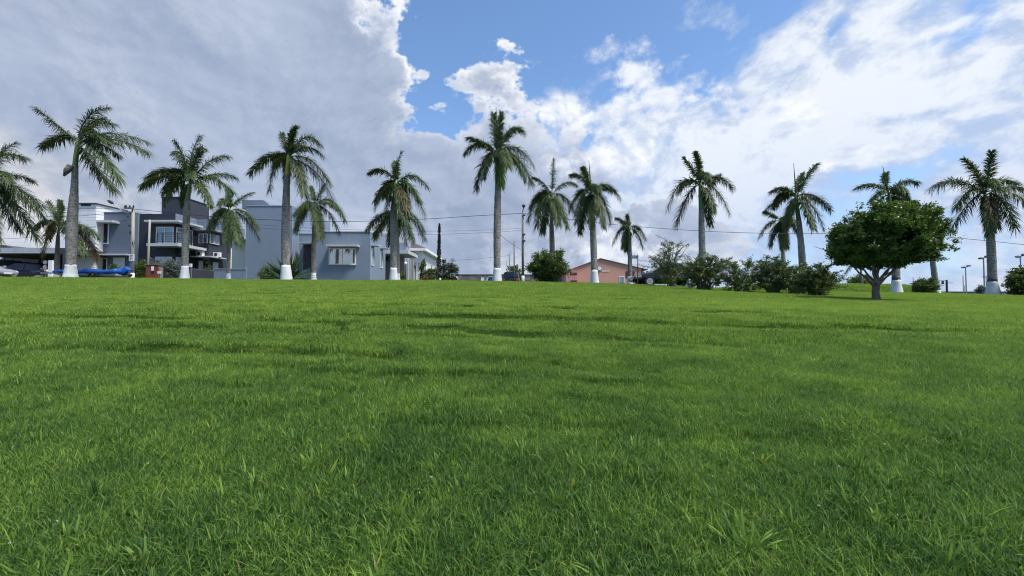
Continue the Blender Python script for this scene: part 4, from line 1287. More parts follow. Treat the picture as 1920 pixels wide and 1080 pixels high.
# --- left two storey house: white tower, blue-grey block, charcoal block
def left_house():
    Y = 40.0
    gz = gz_at(250, Y) - 0.6
    h = thing('two_storey_house', (px_x(250, Y), Y, gz), 'two storey house with charcoal block, slate grey block and white tower', 'house')
    # white tower
    mb = front_box(MB(), 147, 176, 383, 530, 39.0, 3.0, gz)
    tw = mb.build('tower', 'wall_white', h)
    z0, z1 = gz + 0.1, zat(383, 39.0)
    xa, xb = px_x(147, 39.0), px_x(176, 39.0)
    n = 26; hh = (z1 - z0) / n
    for i in range(n):                                   # white boards of the tower cladding
        MB().box(xa - 0.02, xb + 0.02, 38.975, 39.0 - 0.002, z0 + i * hh + 0.012, z0 + (i + 1) * hh - 0.012).build('board', 'wall_white', tw)
    for i in range(n):
        MB().box(xb + 0.002, xb + 0.024, 39.0, 39.74, z0 + i * hh + 0.012, z0 + (i + 1) * hh - 0.012).build('board', 'wall_white', tw)
    cap = MB().box(xa - 0.15, xb + 0.12, 38.85, 42.1, z1, z1 + 0.10).build('tower_cap', 'wall_charcoal_soft', h)
    front_box(MB(), 152, 170, 382.5, 386.5, 38.96, 0.04).build('vent', 'black_paint', h)
    # slate block
    Yb = 39.75
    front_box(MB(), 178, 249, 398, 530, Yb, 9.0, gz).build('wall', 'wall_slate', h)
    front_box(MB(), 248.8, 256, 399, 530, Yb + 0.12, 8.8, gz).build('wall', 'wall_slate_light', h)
    front_box(MB(), 178, 250, 396.8, 398, Yb - 0.05, 9.1).build('parapet_cap', 'slab_grey', h)
    window(h, 188.5, 203.5, 418, 456.5, Yb, 1, 'frame_white', 'glass_dark', 0.05)
    front_box(MB(), 178, 210, 412.6, 416.6, Yb - 0.75, 0.75).build('canopy', 'slab_white', h)
    front_box(MB(), 180, 236, 475.6, 478.2, Yb - 0.8, 0.8).build('canopy', 'slab_white', h)
    window(h, 183, 201, 484, 507, Yb, 2, 'frame_white', 'glass_dark', 0.06, sill=False)
    front_box(MB(), 212, 232.5, 483, 530, Yb - 0.03, 0.04, gz).build('garage_door', 'door_white', h)
    # charcoal block
    xc = px_x(326, Y)
    front_box(MB(), 256.4, 326, 401, 530, Y, 2.7, gz).build('wall', 'wall_charcoal', h)
    zt = zat(401, Y)
    # lighter parapet along the receding side and stepped back block
    Y2b = 42.7
    x2 = px_x(390, Y2b)
    MB().box(px_x(300, Y), x2, Y2b, Y2b + 5.6, gz, zt - 0.05).build('wall', 'wall_charcoal_soft', h)
    MB().box(xc - 0.02, xc + 0.05, Y - 0.02, Y2b - 0.002, zt - 0.85, zt + 0.03).build('parapet', 'wall_slate_light', h)
    MB().box(xc - 0.01, x2 + 0.05, Y2b - 0.05, Y2b - 0.003, zt - 0.9, zt + 0.02).build('parapet', 'wall_slate_light', h)
    MB().box(x2 + 0.003, x2 + 0.05, Y2b - 0.05, Y2b + 5.6, zt - 0.9, zt + 0.02).build('parapet', 'wall_slate_light', h)
    MB().box(xc + 0.003, xc + 0.03, Y + 0.4, Y2b - 0.003, gz, zt - 0.87).build('wall', 'wall_charcoal_soft', h)
    # roof box
    Yt = 42.0
    a = at(303.6, 370.5, Yt); b = at(344, 370.5, Yt)
    rb = MB().box(a[0], b[0], Yt, Yt + 3.6, zt - 0.4, a[2]).build('roof_tower', 'wall_charcoal_soft', h)
    MB().box(a[0] - 0.05, b[0] + 0.05, Yt - 0.05, Yt + 3.65, a[2], a[2] + 0.08).build('cap', 'wall_charcoal', rb)
    # corner window, canopy and balcony
    wz0, wz1 = zat(456, Y), zat(425.3, Y)
    window(h, 293.5, 325.5, 425.3, 456, Y - 0.01, 2, 'frame_white', 'glass_blue', 0.07, sill=False)
    side_window(h, xc + 0.035, Y + 0.08, Y + 2.1, wz0, wz1, 2, 'frame_white', 'glass_blue', 0.07)
    zc = zat(417.5, Y)
    MB().box(px_x(282, Y), xc + 0.9, Y - 0.9, Y - 0.004, zc - 0.07, zc + 0.08).build('canopy', 'slab_white', h)
    MB().box(xc + 0.06, xc + 0.9, Y, Y + 2.3, zc - 0.07, zc + 0.08).build('canopy', 'slab_white', h)
    zb = zat(461, Y - 1.0)
    bal = MB().box(px_x(274, Y - 1), xc + 1.05, Y - 1.1, Y - 0.004, zb - 0.02, zb + 0.22).build('balcony', 'slab_white', h)
    MB().box(xc + 0.06, xc + 1.05, Y, Y + 2.6, zb - 0.02, zb + 0.22).build('balcony_return', 'slab_white', bal)
    rx0 = px_x(293, Y - 1.0)
    for x, y in [(rx0, Y - 1.05), ((rx0 + xc + 1) / 2 - .4, Y - 1.05), (xc + 0.98, Y - 1.05), (xc + 0.98, Y + 0.7), (xc + 0.98, Y + 2.5)]:
        MB().box(x - 0.03, x + 0.03, y - 0.03, y + 0.03, zb + 0.22, zb + 1.12).build('railing_post', 'black_paint', bal)
    for i in range(6):
        z = zb + 0.36 + 0.15 * i
        t = 0.034 if i < 5 else 0.055
        MB().box(rx0, xc + 0.98, Y - 1.05 - t * .5, Y - 1.05 + t * .5, z - t * .5, z + t * .5).build('railing_bar', 'black_paint', bal)
        MB().box(xc + 0.98 - t * .5, xc + 0.98 + t * .5, Y - 1.0, Y + 2.5, z - t * .5, z + t * .5).build('railing_bar', 'black_paint', bal)
    # ground floor white window
    window(h, 291.5, 322.5, 481.5, 503, Y, 2, 'frame_white', 'curtain', 0.09, sill=False)
    side_window(h, xc + 0.035, Y + 0.1, Y + 1.6, zat(503, Y), zat(481.5, Y), 1, 'frame_white', 'curtain', 0.09)
    # stepped back block: corner window, canopies, air conditioners
    window(h, 373, 389.6, 438, 456, Y2b - 0.052, 2, 'frame_white', 'glass_blue', 0.06, sill=False)
    side_window(h, x2 + 0.052, Y2b + 0.02, Y2b + 1.35, zat(456, Y2b), zat(438, Y2b), 2, 'frame_white', 'glass_blue', 0.06)
    zc = zat(432, Y2b)
    MB().box(px_x(367, Y2b), x2 + 0.6, Y2b - 0.7, Y2b - 0.06, zc - 0.06, zc + 0.07).build('canopy', 'slab_grey', h)
    MB().box(x2 + 0.06, x2 + 0.6, Y2b, Y2b + 1.8, zc - 0.06, zc + 0.07).build('canopy', 'slab_grey', h)
    zc = zat(482.5, Y2b)
    MB().box(px_x(366, Y2b), x2 + 0.7, Y2b - 0.8, Y2b - 0.06, zc - 0.05, zc + 0.06).build('canopy', 'slab_white', h)
    MB().box(x2 + 0.06, x2 + 0.7, Y2b, Y2b + 2.0, zc - 0.05, zc + 0.06).build('canopy', 'slab_white', h)
    for x, y in ((px_x(372, Y2b), Y2b - 0.45), (x2 + 0.18, Y2b + 0.35)):
        ac = MB().box(x, x + 0.62, y, y + 0.28, zc + 0.07, zc + 0.52).build('air_conditioner', 'frame_white', h)
        ang = np.linspace(0, 2 * np.pi, 14, endpoint=False)
        MB().tube([(x + 0.24, y - 0.012, zc + 0.30), (x + 0.24, y + 0.02, zc + 0.30)], 0.17, 14).build('fan_grille', 'steel_dark', ac)
    front_box(MB(), 372.5, 380, 489, 530, Y2b - 0.08, 0.03, gz).build('door', 'door_white', h)
    front_box(MB(), 381, 387, 489, 530, Y2b - 0.075, 0.02, gz).build('window', 'glass_dark', h)
    MB().box(x2 + 0.051, x2 + 0.08, Y2b + 0.5, Y2b + 1.3, gz + 0.3, zat(490, Y2b)).build('door', 'door_white', h)
    # white downpipe and cream wall at the back
    MB().tube([(x2 + 0.12, Y2b + 3.2, gz), (x2 + 0.12, Y2b + 3.2, zat(466, Y2b + 3.2))], 0.09, 8).build('downpipe', 'frame_white', h)
left_house()

def cream_annex():
    Y = 41.5
    gz = gz_at(445, Y) - 0.6
    h = thing('garden_wall_annex', (px_x(447, Y), Y, gz), 'pale cream wall with grey canopy between the two houses', 'wall')
    front_box(MB(), 435, 463, 452, 530, Y, 0.3, gz).build('wall', 'wall_cream', h)
    a = at(439, 450, Y)
    MB().hexa([(a[0], Y - 1.0, a[2] - 0.12), (px_x(463, Y), Y - 1.0, a[2] - 0.34), (px_x(463, Y), Y - 0.003, a[2] - 0.34), (a[0], Y - 0.003, a[2] - 0.12),
               (a[0], Y - 1.0, a[2]), (px_x(463, Y), Y - 1.0, a[2]), (px_x(463, Y), Y - 0.003, a[2]), (a[0], Y - 0.003, a[2])]).build('canopy', 'slab_grey', h)
cream_annex()

def low_walls():
    Y = 37.9
    gz = gz_at(430, Y)
    w = thing('low_wall', (px_x(430, Y), Y, gz), 'low blue grey boundary wall under the small palm', 'wall')
    front_box(MB(), 401, 461, 505, 535, Y, 0.22, gz - 0.3).build('wall', 'wall_blue_grey', w)
    front_box(MB(), 400, 461.5, 503.6, 505, Y - 0.03, 0.28).build('coping', 'slab_grey', w)
    a = at(357, 504, 37.0); b = at(400, 508, 39.5)
    w = thing('low_wall', (a[0], 37.0, gz), 'low dark slate boundary wall in front of the charcoal house', 'wall')
    d = 0.2
    MB().hexa([(a[0], 37.0, gz - .3), (b[0], 39.5, gz - .3), (b[0], 39.7, gz - .3), (a[0], 37.2, gz - .3), (a[0], 37.0, a[2]), (b[0], 39.5, a[2]), (b[0], 39.7, a[2]), (a[0], 37.2, a[2])]).build('wall', 'wall_charcoal_soft', w)
    MB().hexa([(a[0], 36.97, a[2]), (b[0], 39.47, a[2]), (b[0], 39.73, a[2]), (a[0], 37.23, a[2]), (a[0], 36.97, a[2] + .05), (b[0], 39.47, a[2] + .05), (b[0], 39.73, a[2] + .05), (a[0], 37.23, a[2] + .05)]).build('coping', 'wall_slate', w)
low_walls()

def bungalow():
    Y = 38.0
    gz = gz_at(600, Y) - 0.6
    h = thing('bungalow', (px_x(600, Y), Y, gz), 'flat roofed blue grey bungalow with tall block and bronze window', 'house')
    tb = front_box(MB(), 461.5, 546, 386, 530, Y, 8.0, gz).build('tall_block', 'wall_blue_grey', h)
    front_box(MB(), 461, 546.5, 384.8, 386, Y - 0.04, 8.1).build('parapet_cap', 'slab_grey', tb)
    a, b, c = at(464, 379, Y + 2), at(503, 379, Y + 2), at(522, 386.5, Y + 2)
    zr = zat(385, Y) - 0.02
    MB().prism([(a[0], zr), (c[0], zr), (c[0], zr + 0.05), (b[0], a[2]), (a[0], a[2])], Y + 1.2, Y + 5).build('roof_box', 'wall_slate_light', h)
    Yr = 39.3
    front_box(MB(), 546, 596, 438.5, 530, Yr, 6.0, gz).build('recessed_wall', 'wall_blue_grey', h)
    front_box(MB(), 546, 596, 437.3, 438.5, Yr - 0.04, 6.1).build('parapet_cap', 'slab_grey', h)
    window(h, 550, 561.5, 472, 482.5, Yr, 1, 'frame_white', 'glass_dark', 0.07, sill=False)
    front_box(MB(), 569, 583, 458, 506, Yr - 0.01, 0.02).build('door', 'door_dark', h)
    front_box(MB(), 561, 590, 453.6, 456.5, Yr - 0.9, 0.9).build('canopy', 'slab_grey', h)
    # main block
    x1 = px_x(693.5, Y)
    mb = front_box(MB(), 590, 693.5, 435, 530, Y, 4.6, gz).build('main_block', 'wall_blue_grey', h)
    front_box(MB(), 589.6, 694, 433.6, 435, Y - 0.04, 4.7).build('parapet_cap', 'slab_grey', mb)
    window(h, 617, 667, 465.5, 496, Y, 2, 'frame_white', 'glass_bronze', 0.075)
    front_box(MB(), 611, 669.5, 458.3, 461.8, Y - 0.7, 0.69).build('canopy', 'slab_white', h)
    for y0, y1, va, vb in ((Y + 0.35, Y + 0.95, 464, 497), (Y + 3.0, Y + 3.6, 462, 497)):
        side_window(h, x1, y0, y1, zat(vb, Y), zat(va, Y), 1, 'frame_white', 'glass_blue', 0.05)
        z = zat(va - 4, Y)
        MB().box(x1 + 0.003, x1 + 0.55, y0 - 0.1, y1 + 0.12, z, z + 0.12).build('canopy', 'slab_white', h)
    # rear garage wing with porch roof
    Yg = 44.0
    front_box(MB(), 703, 748, 439, 530, Yg + 0.8, 5.0, gz).build('rear_block', 'slab_grey', h)
    front_box(MB(), 716, 760, 455, 475, Yg, 0.7).build('porch_beam', 'wall_blue_grey', h)
    front_box(MB(), 719, 758, 484, 530, Yg + 0.6, 0.1, gz).build('garage_door', 'garage_door', h)
    for u in (721, 733):
        front_box(MB(), u, u + 7, 481, 490, Yg + 0.55, 0.03).build('vent', 'maroon', h)
    a, b = at(716, 474, Yg - 1.2), at(772, 487, Yg + 1.0)
    z = zat(478, Yg)
    MB().box(px_x(716, Yg), px_x(771, Yg), Yg - 1.4, Yg + 3.0, z - 0.02, z + 0.30).build('porch_roof', 'slab_white', h)
    for u in (760.5, 767):
        front_box(MB(), u, u + 3.0, 486, 530, Yg - 1.2, 0.22, gz).build('porch_column', 'slab_grey', h)
    front_box(MB(), 767, 775, 487, 530, Yg - 0.4, 0.2, gz).build('gate_pillar', 'concrete', h)
    front_box(MB(), 709, 717, 470, 530, 43.0, 0.5, gz).build('garage_side_wall', 'wall_white', h)
bungalow()

def white_house():
    Y = 50.0
    gz = gz_at(780, Y) - 0.6
    x0, x1 = px_x(748, Y), px_x(791, Y)
    zt = zat(471, Y)
    Yb = 60.0
    h = thing('white_house', (px_x(780, Y), Y, gz), 'white house with dark hipped roof beside the side street', 'house')
    MB().box(x0, x1, Y, Yb, gz, zt).build('wall', 'wall_white', h)
    e = 0.55
    ev = MB().box(x0 - e, x1 + e, Y - e, Yb + e, zt, zt + 0.28).build('eave', 'frame_white', h)
    xm = (x0 + x1) / 2
    zr = zt + 0.28
    A = [(x0 - e, Y - e, zr), (x1 + e, Y - e, zr), (x1 + e, Yb + e, zr), (x0 - e, Yb + e, zr)]
    R = [(x0 - 3.0, Y + 3.2, zr + 1.7), (x0 - 3.0, Yb - 2.0, zr + 1.7)]
    MB().raw([A[0], A[1], A[2], A[3], (xm - 0.6, Y + 2.4, zr + 1.15), (xm - 0.6, Yb - 2.0, zr + 1.15)],
             [(0, 1, 4), (1, 2, 5, 4), (2, 3, 5), (3, 0, 4, 5), (3, 2, 1, 0)]).build('roof', 'roof_tile_dark', h)
    window(h, 778, 784.5, 475, 480, Y, 1, 'frame_white', 'glass_dark', 0.06, sill=False)
    for u in (777.5, 783.5):
        window(h, u, u + 4.0, 491, 506, Y, 1, 'frame_white', 'glass_blue', 0.06, sill=False)
    for y0 in (Y + 1.2, Y + 5.2, Y + 8.2):
        side_window(h, x1, y0, y0 + 0.9, zt - 2.4, zt - 1.0, 1, 'frame_white', 'glass_dark', 0.06)
    MB().tube([(px_x(768, Y), Y - 0.05, gz), (px_x(768, Y), Y - 0.05, zt)], 0.06, 6).build('downpipe', 'steel', h)
white_house()

def salmon_hall():
    Y = 55.0
    gz = gz_at(1130, Y) - 0.6
    h = thing('salmon_hall', (px_x(1130, Y), Y, gz), 'salmon pink gabled building with round emblem on its front', 'building')
    L, A, Rr = at(1071, 505, Y), at(1125.5, 485, Y), at(1203, 503.5, Y)
    xr = px_x(1203, Y)
    mb = MB().prism([(L[0], gz), (xr, gz), (xr, Rr[2]), (A[0], A[2]), (L[0], L[2])], Y, Y + 14).build('gable_wall', 'wall_salmon', h)
    # roof sheets with a little overhang
    t = 0.06
    for p, q, s in ((L, A, -1), (A, Rr, 1)):
        dx, dz = q[0] - p[0], q[2] - p[2]
        if s < 0: p = p - np.array([dx, 0, dz]) * 0.06
        else: q = q + np.array([dx, 0, dz]) * 0.15
        MB().hexa([(p[0], Y - .15, p[2] + .003), (q[0], Y - .15, q[2] + .003), (q[0], Y + 14.1, q[2] + .003), (p[0], Y + 14.1, p[2] + .003),
                   (p[0], Y - .15, p[2] + t), (q[0], Y - .15, q[2] + t), (q[0], Y + 14.1, q[2] + t), (p[0], Y + 14.1, p[2] + t)]).build('roof', 'roof_brown', h)
    Yw = Y - 1.5
    front_box(MB(), 1061, 1082, 511, 540, Yw, 1.45, gz).build('side_porch', 'wall_pink', h)
    front_box(MB(), 1069, 1082, 511, 515.5, Yw - 0.02, 0.03).build('window', 'maroon', h)
    front_box(MB(), 1070, 1082, 525.5, 529, Yw - 0.02, 0.03).build('window', 'maroon', h)
    dr = front_box(MB(), 1161, 1171.5, 518, 530, Y - 0.04, 0.05).build('door', 'frame_white', h)
    front_box(MB(), 1162, 1170.5, 519, 530, Y - 0.05, 0.02).build('pane', 'glass_blue', dr)
    front_box(MB(), 1173, 1190, 508.5, 521, Y - 0.03, 0.04).build('window', 'maroon', h)
    c = at(1124.3, 503.3, Y - 0.06)
    ang = np.linspace(0, 2 * np.pi, 24, endpoint=False)
    em = MB().tube([(c[0], Y - 0.08, c[2]), (c[0], Y + 0.01, c[2])], 0.30, 24).build('emblem', 'wall_slate', h)
    MB().tube([(c[0], Y - 0.10, c[2]), (c[0], Y - 0.079, c[2])], 0.235, 24).build('emblem_disc', 'sign_white', em)
    # small white lettering, too far away to read
    x = at(1128.5, 508, Y)[0]; z = at(1128, 509.8, Y)[2]
    for w_, hh in ((0.13, 0.15), (0.15, 0.15), (0.11, 0.15), (0.10, 0.18), (0.08, 0.21), (0.05, 0.25)):
        MB().box(x, x + w_ * 0.35, Y - 0.03, Y - 0.005, z, z + hh).box(x + w_ * 0.36, x + w_, Y - 0.03, Y - 0.005, z, z + hh * 0.3).box(x + w_ * 0.36, x + w_, Y - 0.028, Y - 0.005, z + hh * 0.7, z + hh).build('letter', 'sign_white', h)
        x += w_ + 0.06
    # lean-to at the right corner
    a = at(1204, 507, Y + 3); b = at(1216, 516, Y + 3)
    MB().prism([(a[0], gz), (b[0], gz), (b[0], b[2]), (a[0], a[2])], Y + 3, Y + 8).build('lean_to', 'concrete_dark', h)
salmon_hall()

def stone_walls():
    r = np.random.default_rng(4)
    for name, label, u0, u1, vt, Y, bh in (('stone_wall', 'long grey stone wall closing the far end of the side street', 850, 1075, 515.5, 66.0, 0.55),
                                           ('low_field_wall', 'low dark wall beyond the basketball hoop', 1765, 1990, 547.5, 80.0, 0.5)):
        a, b = at(u0, vt, Y), at(u1, vt, Y)
        gz = min(float(G(a[0], Y)), float(G(b[0], Y))) - 0.4
        w = thing(name, (a[0], Y, gz), label, 'wall')
        MB().box(a[0], b[0], Y, Y + 0.3, gz, a[2]).build('core', 'mortar', w)
        x = a[0]
        while x < b[0] - 0.3:                              # blocks laid in uneven courses
            wd = r.uniform(0.6, 1.3); z = gz
            while z < a[2] - 0.1:
                hh = min(bh * r.uniform(0.8, 1.2), a[2] - z)
                MB().box(x + 0.02, min(x + wd, b[0]) - 0.02, Y - 0.05 - r.uniform(0, .04), Y - 0.002, z + 0.02, z + hh - 0.02).build('stone', 'stone_wall' if r.random() < 0.6 else 'stone_wall_b', w)
                z += hh
            x += wd
        MB().box(a[0] - .05, b[0] + .05, Y - 0.12, Y + 0.35, a[2], a[2] + 0.10).build('coping', 'concrete_dark', w)
stone_walls()

def carport():
    Y = 36.5
    gz = gz_at(60, Y) - 0.5
    h = thing('carport', (px_x(40, Y), Y, gz), 'flat roofed grey carport with row of small square windows', 'carport')
    xl, xr = px_x(-120, Y), px_x(100, Y)
    zt, zb = zat(464.5, Y), zat(474.8, Y)
    MB().box(xl, xr, Y, Y + 0.15, zb, zt).build('fascia', 'slab_grey', h)
    MB().box(xl, xr, Y + 0.151, Y + 8.5, zb + 0.12, zt - 0.08).build('roof', 'concrete_dark', h)
    MB().box(px_x(100, Y) + .003, px_x(128, Y), Y + 0.3, Y + 8.5, zb - 0.05, zt + 0.02).build('roof_return', 'wall_charcoal_soft', h)
    a, b = at(-60, 480, 40.0), at(130, 480, 44.0)
    bw = MB().hexa([(a[0], 40, gz), (b[0], 44, gz), (b[0], 44.2, gz), (a[0], 40.2, gz), (a[0], 40, zb + .1), (b[0], 44, zb + .1), (b[0], 44.2, zb + .1), (a[0], 40.2, zb + .1)]).build('back_wall', 'wall_charcoal', h)
    d = np.array([b[0] - a[0], 4.0]); ln = np.hypot(*d); d = d / ln
    nrm = np.array([d[1], -d[0]])
    for u, vt, vb in ((-3, 479, 486.5), (15.5, 480.5, 487.5), (32, 482, 489), (47.5, 484, 491), (63, 486, 493), (83, 488, 493.5)):
        # meet the line of sight with the slanting wall
        q = ray(u, 540); s = (a[0] * d[1] - 40.0 * d[0]) / (q[0] * d[1] - q[1] * d[0])
        px_, py_ = q[0] * s, q[1] * s
        z1, z0 = zat(vt, py_), zat(vb, py_)
        hw = 0.26
        p = np.array([px_, py_])
        c = [p - d * hw + nrm * 0.03, p + d * hw + nrm * 0.03, p + d * hw - nrm * 0.005, p - d * hw - nrm * 0.005]
        MB().hexa([(*k_, z0) for k_ in c] + [(*k_, z1) for k_ in c]).build('window', 'curtain', bw)
    for u in (93.5,):
        front_box(MB(), u - 3, u + 3, 488, 530, 34.0, 0.4, gz).build('post', 'wall_white', h)
    front_box(MB(), 118, 126, 466, 530, Y + 0.2, 0.3, gz).build('post', 'wall_charcoal_soft', h)
    # darker roof hump behind
    p0, p1 = at(-60, 462, 44.5), at(20, 464, 44.5)
    z = zt
    MB().prism([(px_x(-90, 44.5), z - .3), (px_x(24, 44.5), z - .3), (px_x(20, 44.5), zat(464, 44.5)), (px_x(2, 44.5), zat(459, 44.5)), (px_x(-90, 44.5), zat(457, 44.5))], 44.5, 47).build('rear_roof', 'roof_tile_dark', h)
carport()
# ------------------------------------------------------------------ poles, wires and signs
def pole_path(u0, v0, u1, v1, Y):
    a, b = at(u0, v0, Y), at(u1, v1, Y)
    return a, b

def utility_pole(label, u0, u1, vt, Y, w0, w1, mat='concrete', white_v=None, name='utility_pole', group='utility poles along the streets'):
    k = Y / F_PX
    a = at(u0, 530, Y); gz = float(G(a[0], Y)); b = at(u1, vt, Y)
    th = thing(name, (a[0], Y, gz), label, 'pole', group)
    MB().tube([(a[0], Y, gz - 0.2), ((a[0] + b[0]) / 2, Y, (gz + b[2]) / 2), tuple(b)], [w0 * k / 2, (w0 + w1) * k / 4, w1 * k / 2], 12).build('shaft', mat, th, smooth=True)
    if white_v:
        z = at(u0, white_v, Y)[2]
        MB().tube([(a[0], Y, gz - 0.15), (a[0], Y, z)], [w0 * k / 2 + 0.012, w0 * k / 2 + 0.010], 14).build('painted_foot', 'white_wash', th, smooth=True)
    return th, a, b, gz

th, a, b, gz = utility_pole('concrete street lamp pole with crossarm before the slate house', 247, 250, 390, 30.2, 7.6, 4.6, 'concrete', 512)
Yp = 30.2
pw = lambda u, v: at(u, v, Yp)
arm = MB()
p = pw(236, 391)
arm.box(p[0], pw(253.5, 391)[0], Yp - 0.16, Yp - 0.08, p[2] - 0.05, p[2] + 0.05)
ca = arm.build('crossarm', 'concrete_dark', th)
for u in (237, 239.5, 246, 253):
    q = pw(u, 390)
    MB().tube([(q[0], Yp - 0.12, q[2]), (q[0], Yp - 0.12, q[2] + 0.10), (q[0], Yp - 0.12, q[2] + 0.17)], [0.035, 0.05, 0.025], 8).build('insulator', 'steel_dark', ca)
l0, l1, l2 = pw(248, 405), pw(228, 395), pw(213, 381.5)
la = MB().tube([tuple(l0), tuple(l1), tuple(l2)], [0.03, 0.028, 0.025], 6).build('lamp_arm', 'steel', th)
h0, h1 = pw(213.5, 382), pw(202, 376)
MB().tube([tuple(h0), tuple(h0 * .7 + h1 * .3), tuple(h0 * .3 + h1 * .7), tuple(h1)], [0.035, 0.10, 0.10, 0.04], 8).build('lamp_head', 'steel_dark', la)
for u, v, rr in ((241, 407, .06), (244, 424, .06), (246.5, 437, .09)):
    q = pw(u, v)
    MB().tube([(q[0], Yp - 0.05, q[2] - rr), (q[0], Yp - 0.05, q[2] + rr * 1.2)], rr, 8).build('bracket', 'steel_dark', th)
q = pw(253, 455)
ang = np.linspace(0, 2 * np.pi, 18)
MB().tube(np.column_stack([q[0] + 0.09 * np.cos(ang), np.full(18, Yp - 0.1), q[2] + 0.10 * np.sin(ang)]), 0.018, 5).build('cable_coil', 'black_paint', th)
s0, s1 = pw(246, 477), pw(255.5, 489.5)
sg = MB().box(s0[0], s1[0], Yp - 0.17, Yp - 0.15, s1[2], s0[2]).build('notice_board', 'sign_white', th)
for i, wv in enumerate((0.20, 0.14, 0.22, 0.10)):
    z = s0[2] - 0.09 - i * 0.085
    MB().box(s0[0] + 0.05, s0[0] + 0.05 + wv, Yp - 0.176, Yp - 0.169, z - 0.018, z + 0.018).build('print_line', 'steel_dark', sg)

utility_pole('bare weathered post leaning beside the brick cabinet', 276, 281, 412, 33.0, 4.4, 3.2, 'concrete')
th, a, b, gz = utility_pole('dark street pole with ball lamp and white foot near the centre', 980.5, 980, 399, 28.6, 5.2, 3.6, 'concrete_dark', 517)
MB().tube([tuple(b), tuple(at(981.5, 389, 28.6))], [0.03, 0.03], 6).build('lamp_stem', 'steel_dark', th)
c = at(982, 386, 28.6)
t = np.linspace(0.05, math.pi - 0.05, 9)
MB().tube(np.column_stack([np.full(9, c[0]), np.full(9, 28.6), c[2] - 0.11 * np.cos(t)]), 0.11 * np.sin(t) + 0.004, 12).build('ball_lamp', 'steel_dark', th, smooth=True)
for v in (404, 440, 452):
    q = at(981.5, v, 28.6); MB().box(q[0] - .05, q[0] + .12, 28.5, 28.58, q[2] - .05, q[2] + .05).build('bracket', 'steel_dark', th)
th, a, b, gz = utility_pole('thin street pole behind the dark parked SUV', 964.5, 964, 452, 42.0, 2.9, 2.2, 'concrete_dark')
th, a, b, gz = utility_pole('middle distance pole left of the one behind the SUV', 955, 955, 476, 52.0, 2.2, 1.7, 'concrete_dark')
th, a, b, gz = utility_pole('farthest tiny pole of the side street', 950.5, 950.5, 488, 64.0, 1.6, 1.2, 'concrete_dark')

def wire(label, pts, Y0, Y1, r=0.014, sag=0.0):
    n = len(pts)
    P = np.array([at(u, v, Y0 + (Y1 - Y0) * i / (n - 1)) for i, (u, v) in enumerate(pts)])
    s = np.linspace(0, 1, n); q = np.linspace(0, 1, 40)
    C = np.column_stack([np.interp(q, s, P[:, i]) for i in range(3)])
    for _ in range(6): C[1:-1] = (C[:-2] + 2 * C[1:-1] + C[2:]) / 4
    tag(MB().tube(C, r, 5).build('overhead_wire', 'black_paint', None), label, 'wire', 'overhead wires')
wire('long thick wire sagging from the centre pole to the left lamp pole', [(252, 392), (400, 407), (540, 414), (650, 416), (800, 411), (900, 404), (980, 400)], 30.2, 28.6, 0.016)
wire('long thick wire sagging from the centre pole to the right picture edge', [(980, 400), (1060, 410), (1140, 421), (1316, 434), (1440, 438), (1555, 438), (1700, 439), (1800, 446), (1990, 466)], 28.6, 30.0, 0.016)
wire('thin wire below the thick one left of the centre pole', [(252, 400), (430, 424), (620, 436), (800, 440), (900, 437), (980, 432)], 30.3, 28.6, 0.008)
wire('thinnest upper wire left of the centre pole', [(252, 397), (430, 418), (620, 430), (800, 434), (900, 432), (980, 428)], 30.25, 28.6, 0.007)
wire('upper wire running out of the left picture edge', [(-90, 384), (60, 388), (150, 391), (240, 390)], 30.2, 30.2, 0.013)
wire('second wire running out of the left picture edge', [(-90, 408), (60, 407), (150, 405), (247, 396)], 30.2, 30.2, 0.013)
wire('lowest wire running out of the left picture edge', [(-90, 450), (40, 447), (150, 430), (247, 411)], 30.2, 30.2, 0.011)
wire('slack wire dropping from the middle palm to the thin street pole', [(939, 441), (950, 450), (964, 460), (980, 470)], 30.0, 42.0, 0.014)
wire('faint far wire left of the middle palm', [(840, 489), (900, 485), (955, 479)], 48.0, 52.0, 0.016)

def street_sign():
    Y = 25.4
    a = at(1195.5, 533, Y); gz = float(G(a[0], Y)); t = at(1196, 477, Y)
    th = thing('street_sign', (a[0], Y, gz), 'dark green street name sign on thin post beside the smallest palm', 'sign')
    MB().tube([(a[0], Y, gz - .15), (t[0], Y, t[2])], [0.028, 0.026], 8).build('post', 'steel_dark', th)
    p0, p1 = at(1182, 479, Y), at(1194.8, 484.8, Y)
    pl = MB().box(p0[0], p1[0], Y - 0.015, Y + 0.01, p1[2], p0[2]).build('name_plate', 'sign_green', th)
    z = (p0[2] + p1[2]) / 2
    x = p0[0] + 0.05
    for w_ in (0.03, 0.045, 0.02, 0.04, 0.03, 0.045, 0.02):
        MB().box(x, x + w_ * 0.7, Y - 0.021, Y - 0.014, z - 0.02, z + 0.02).build('letter', 'sign_white', pl); x += w_ + 0.006
street_sign()

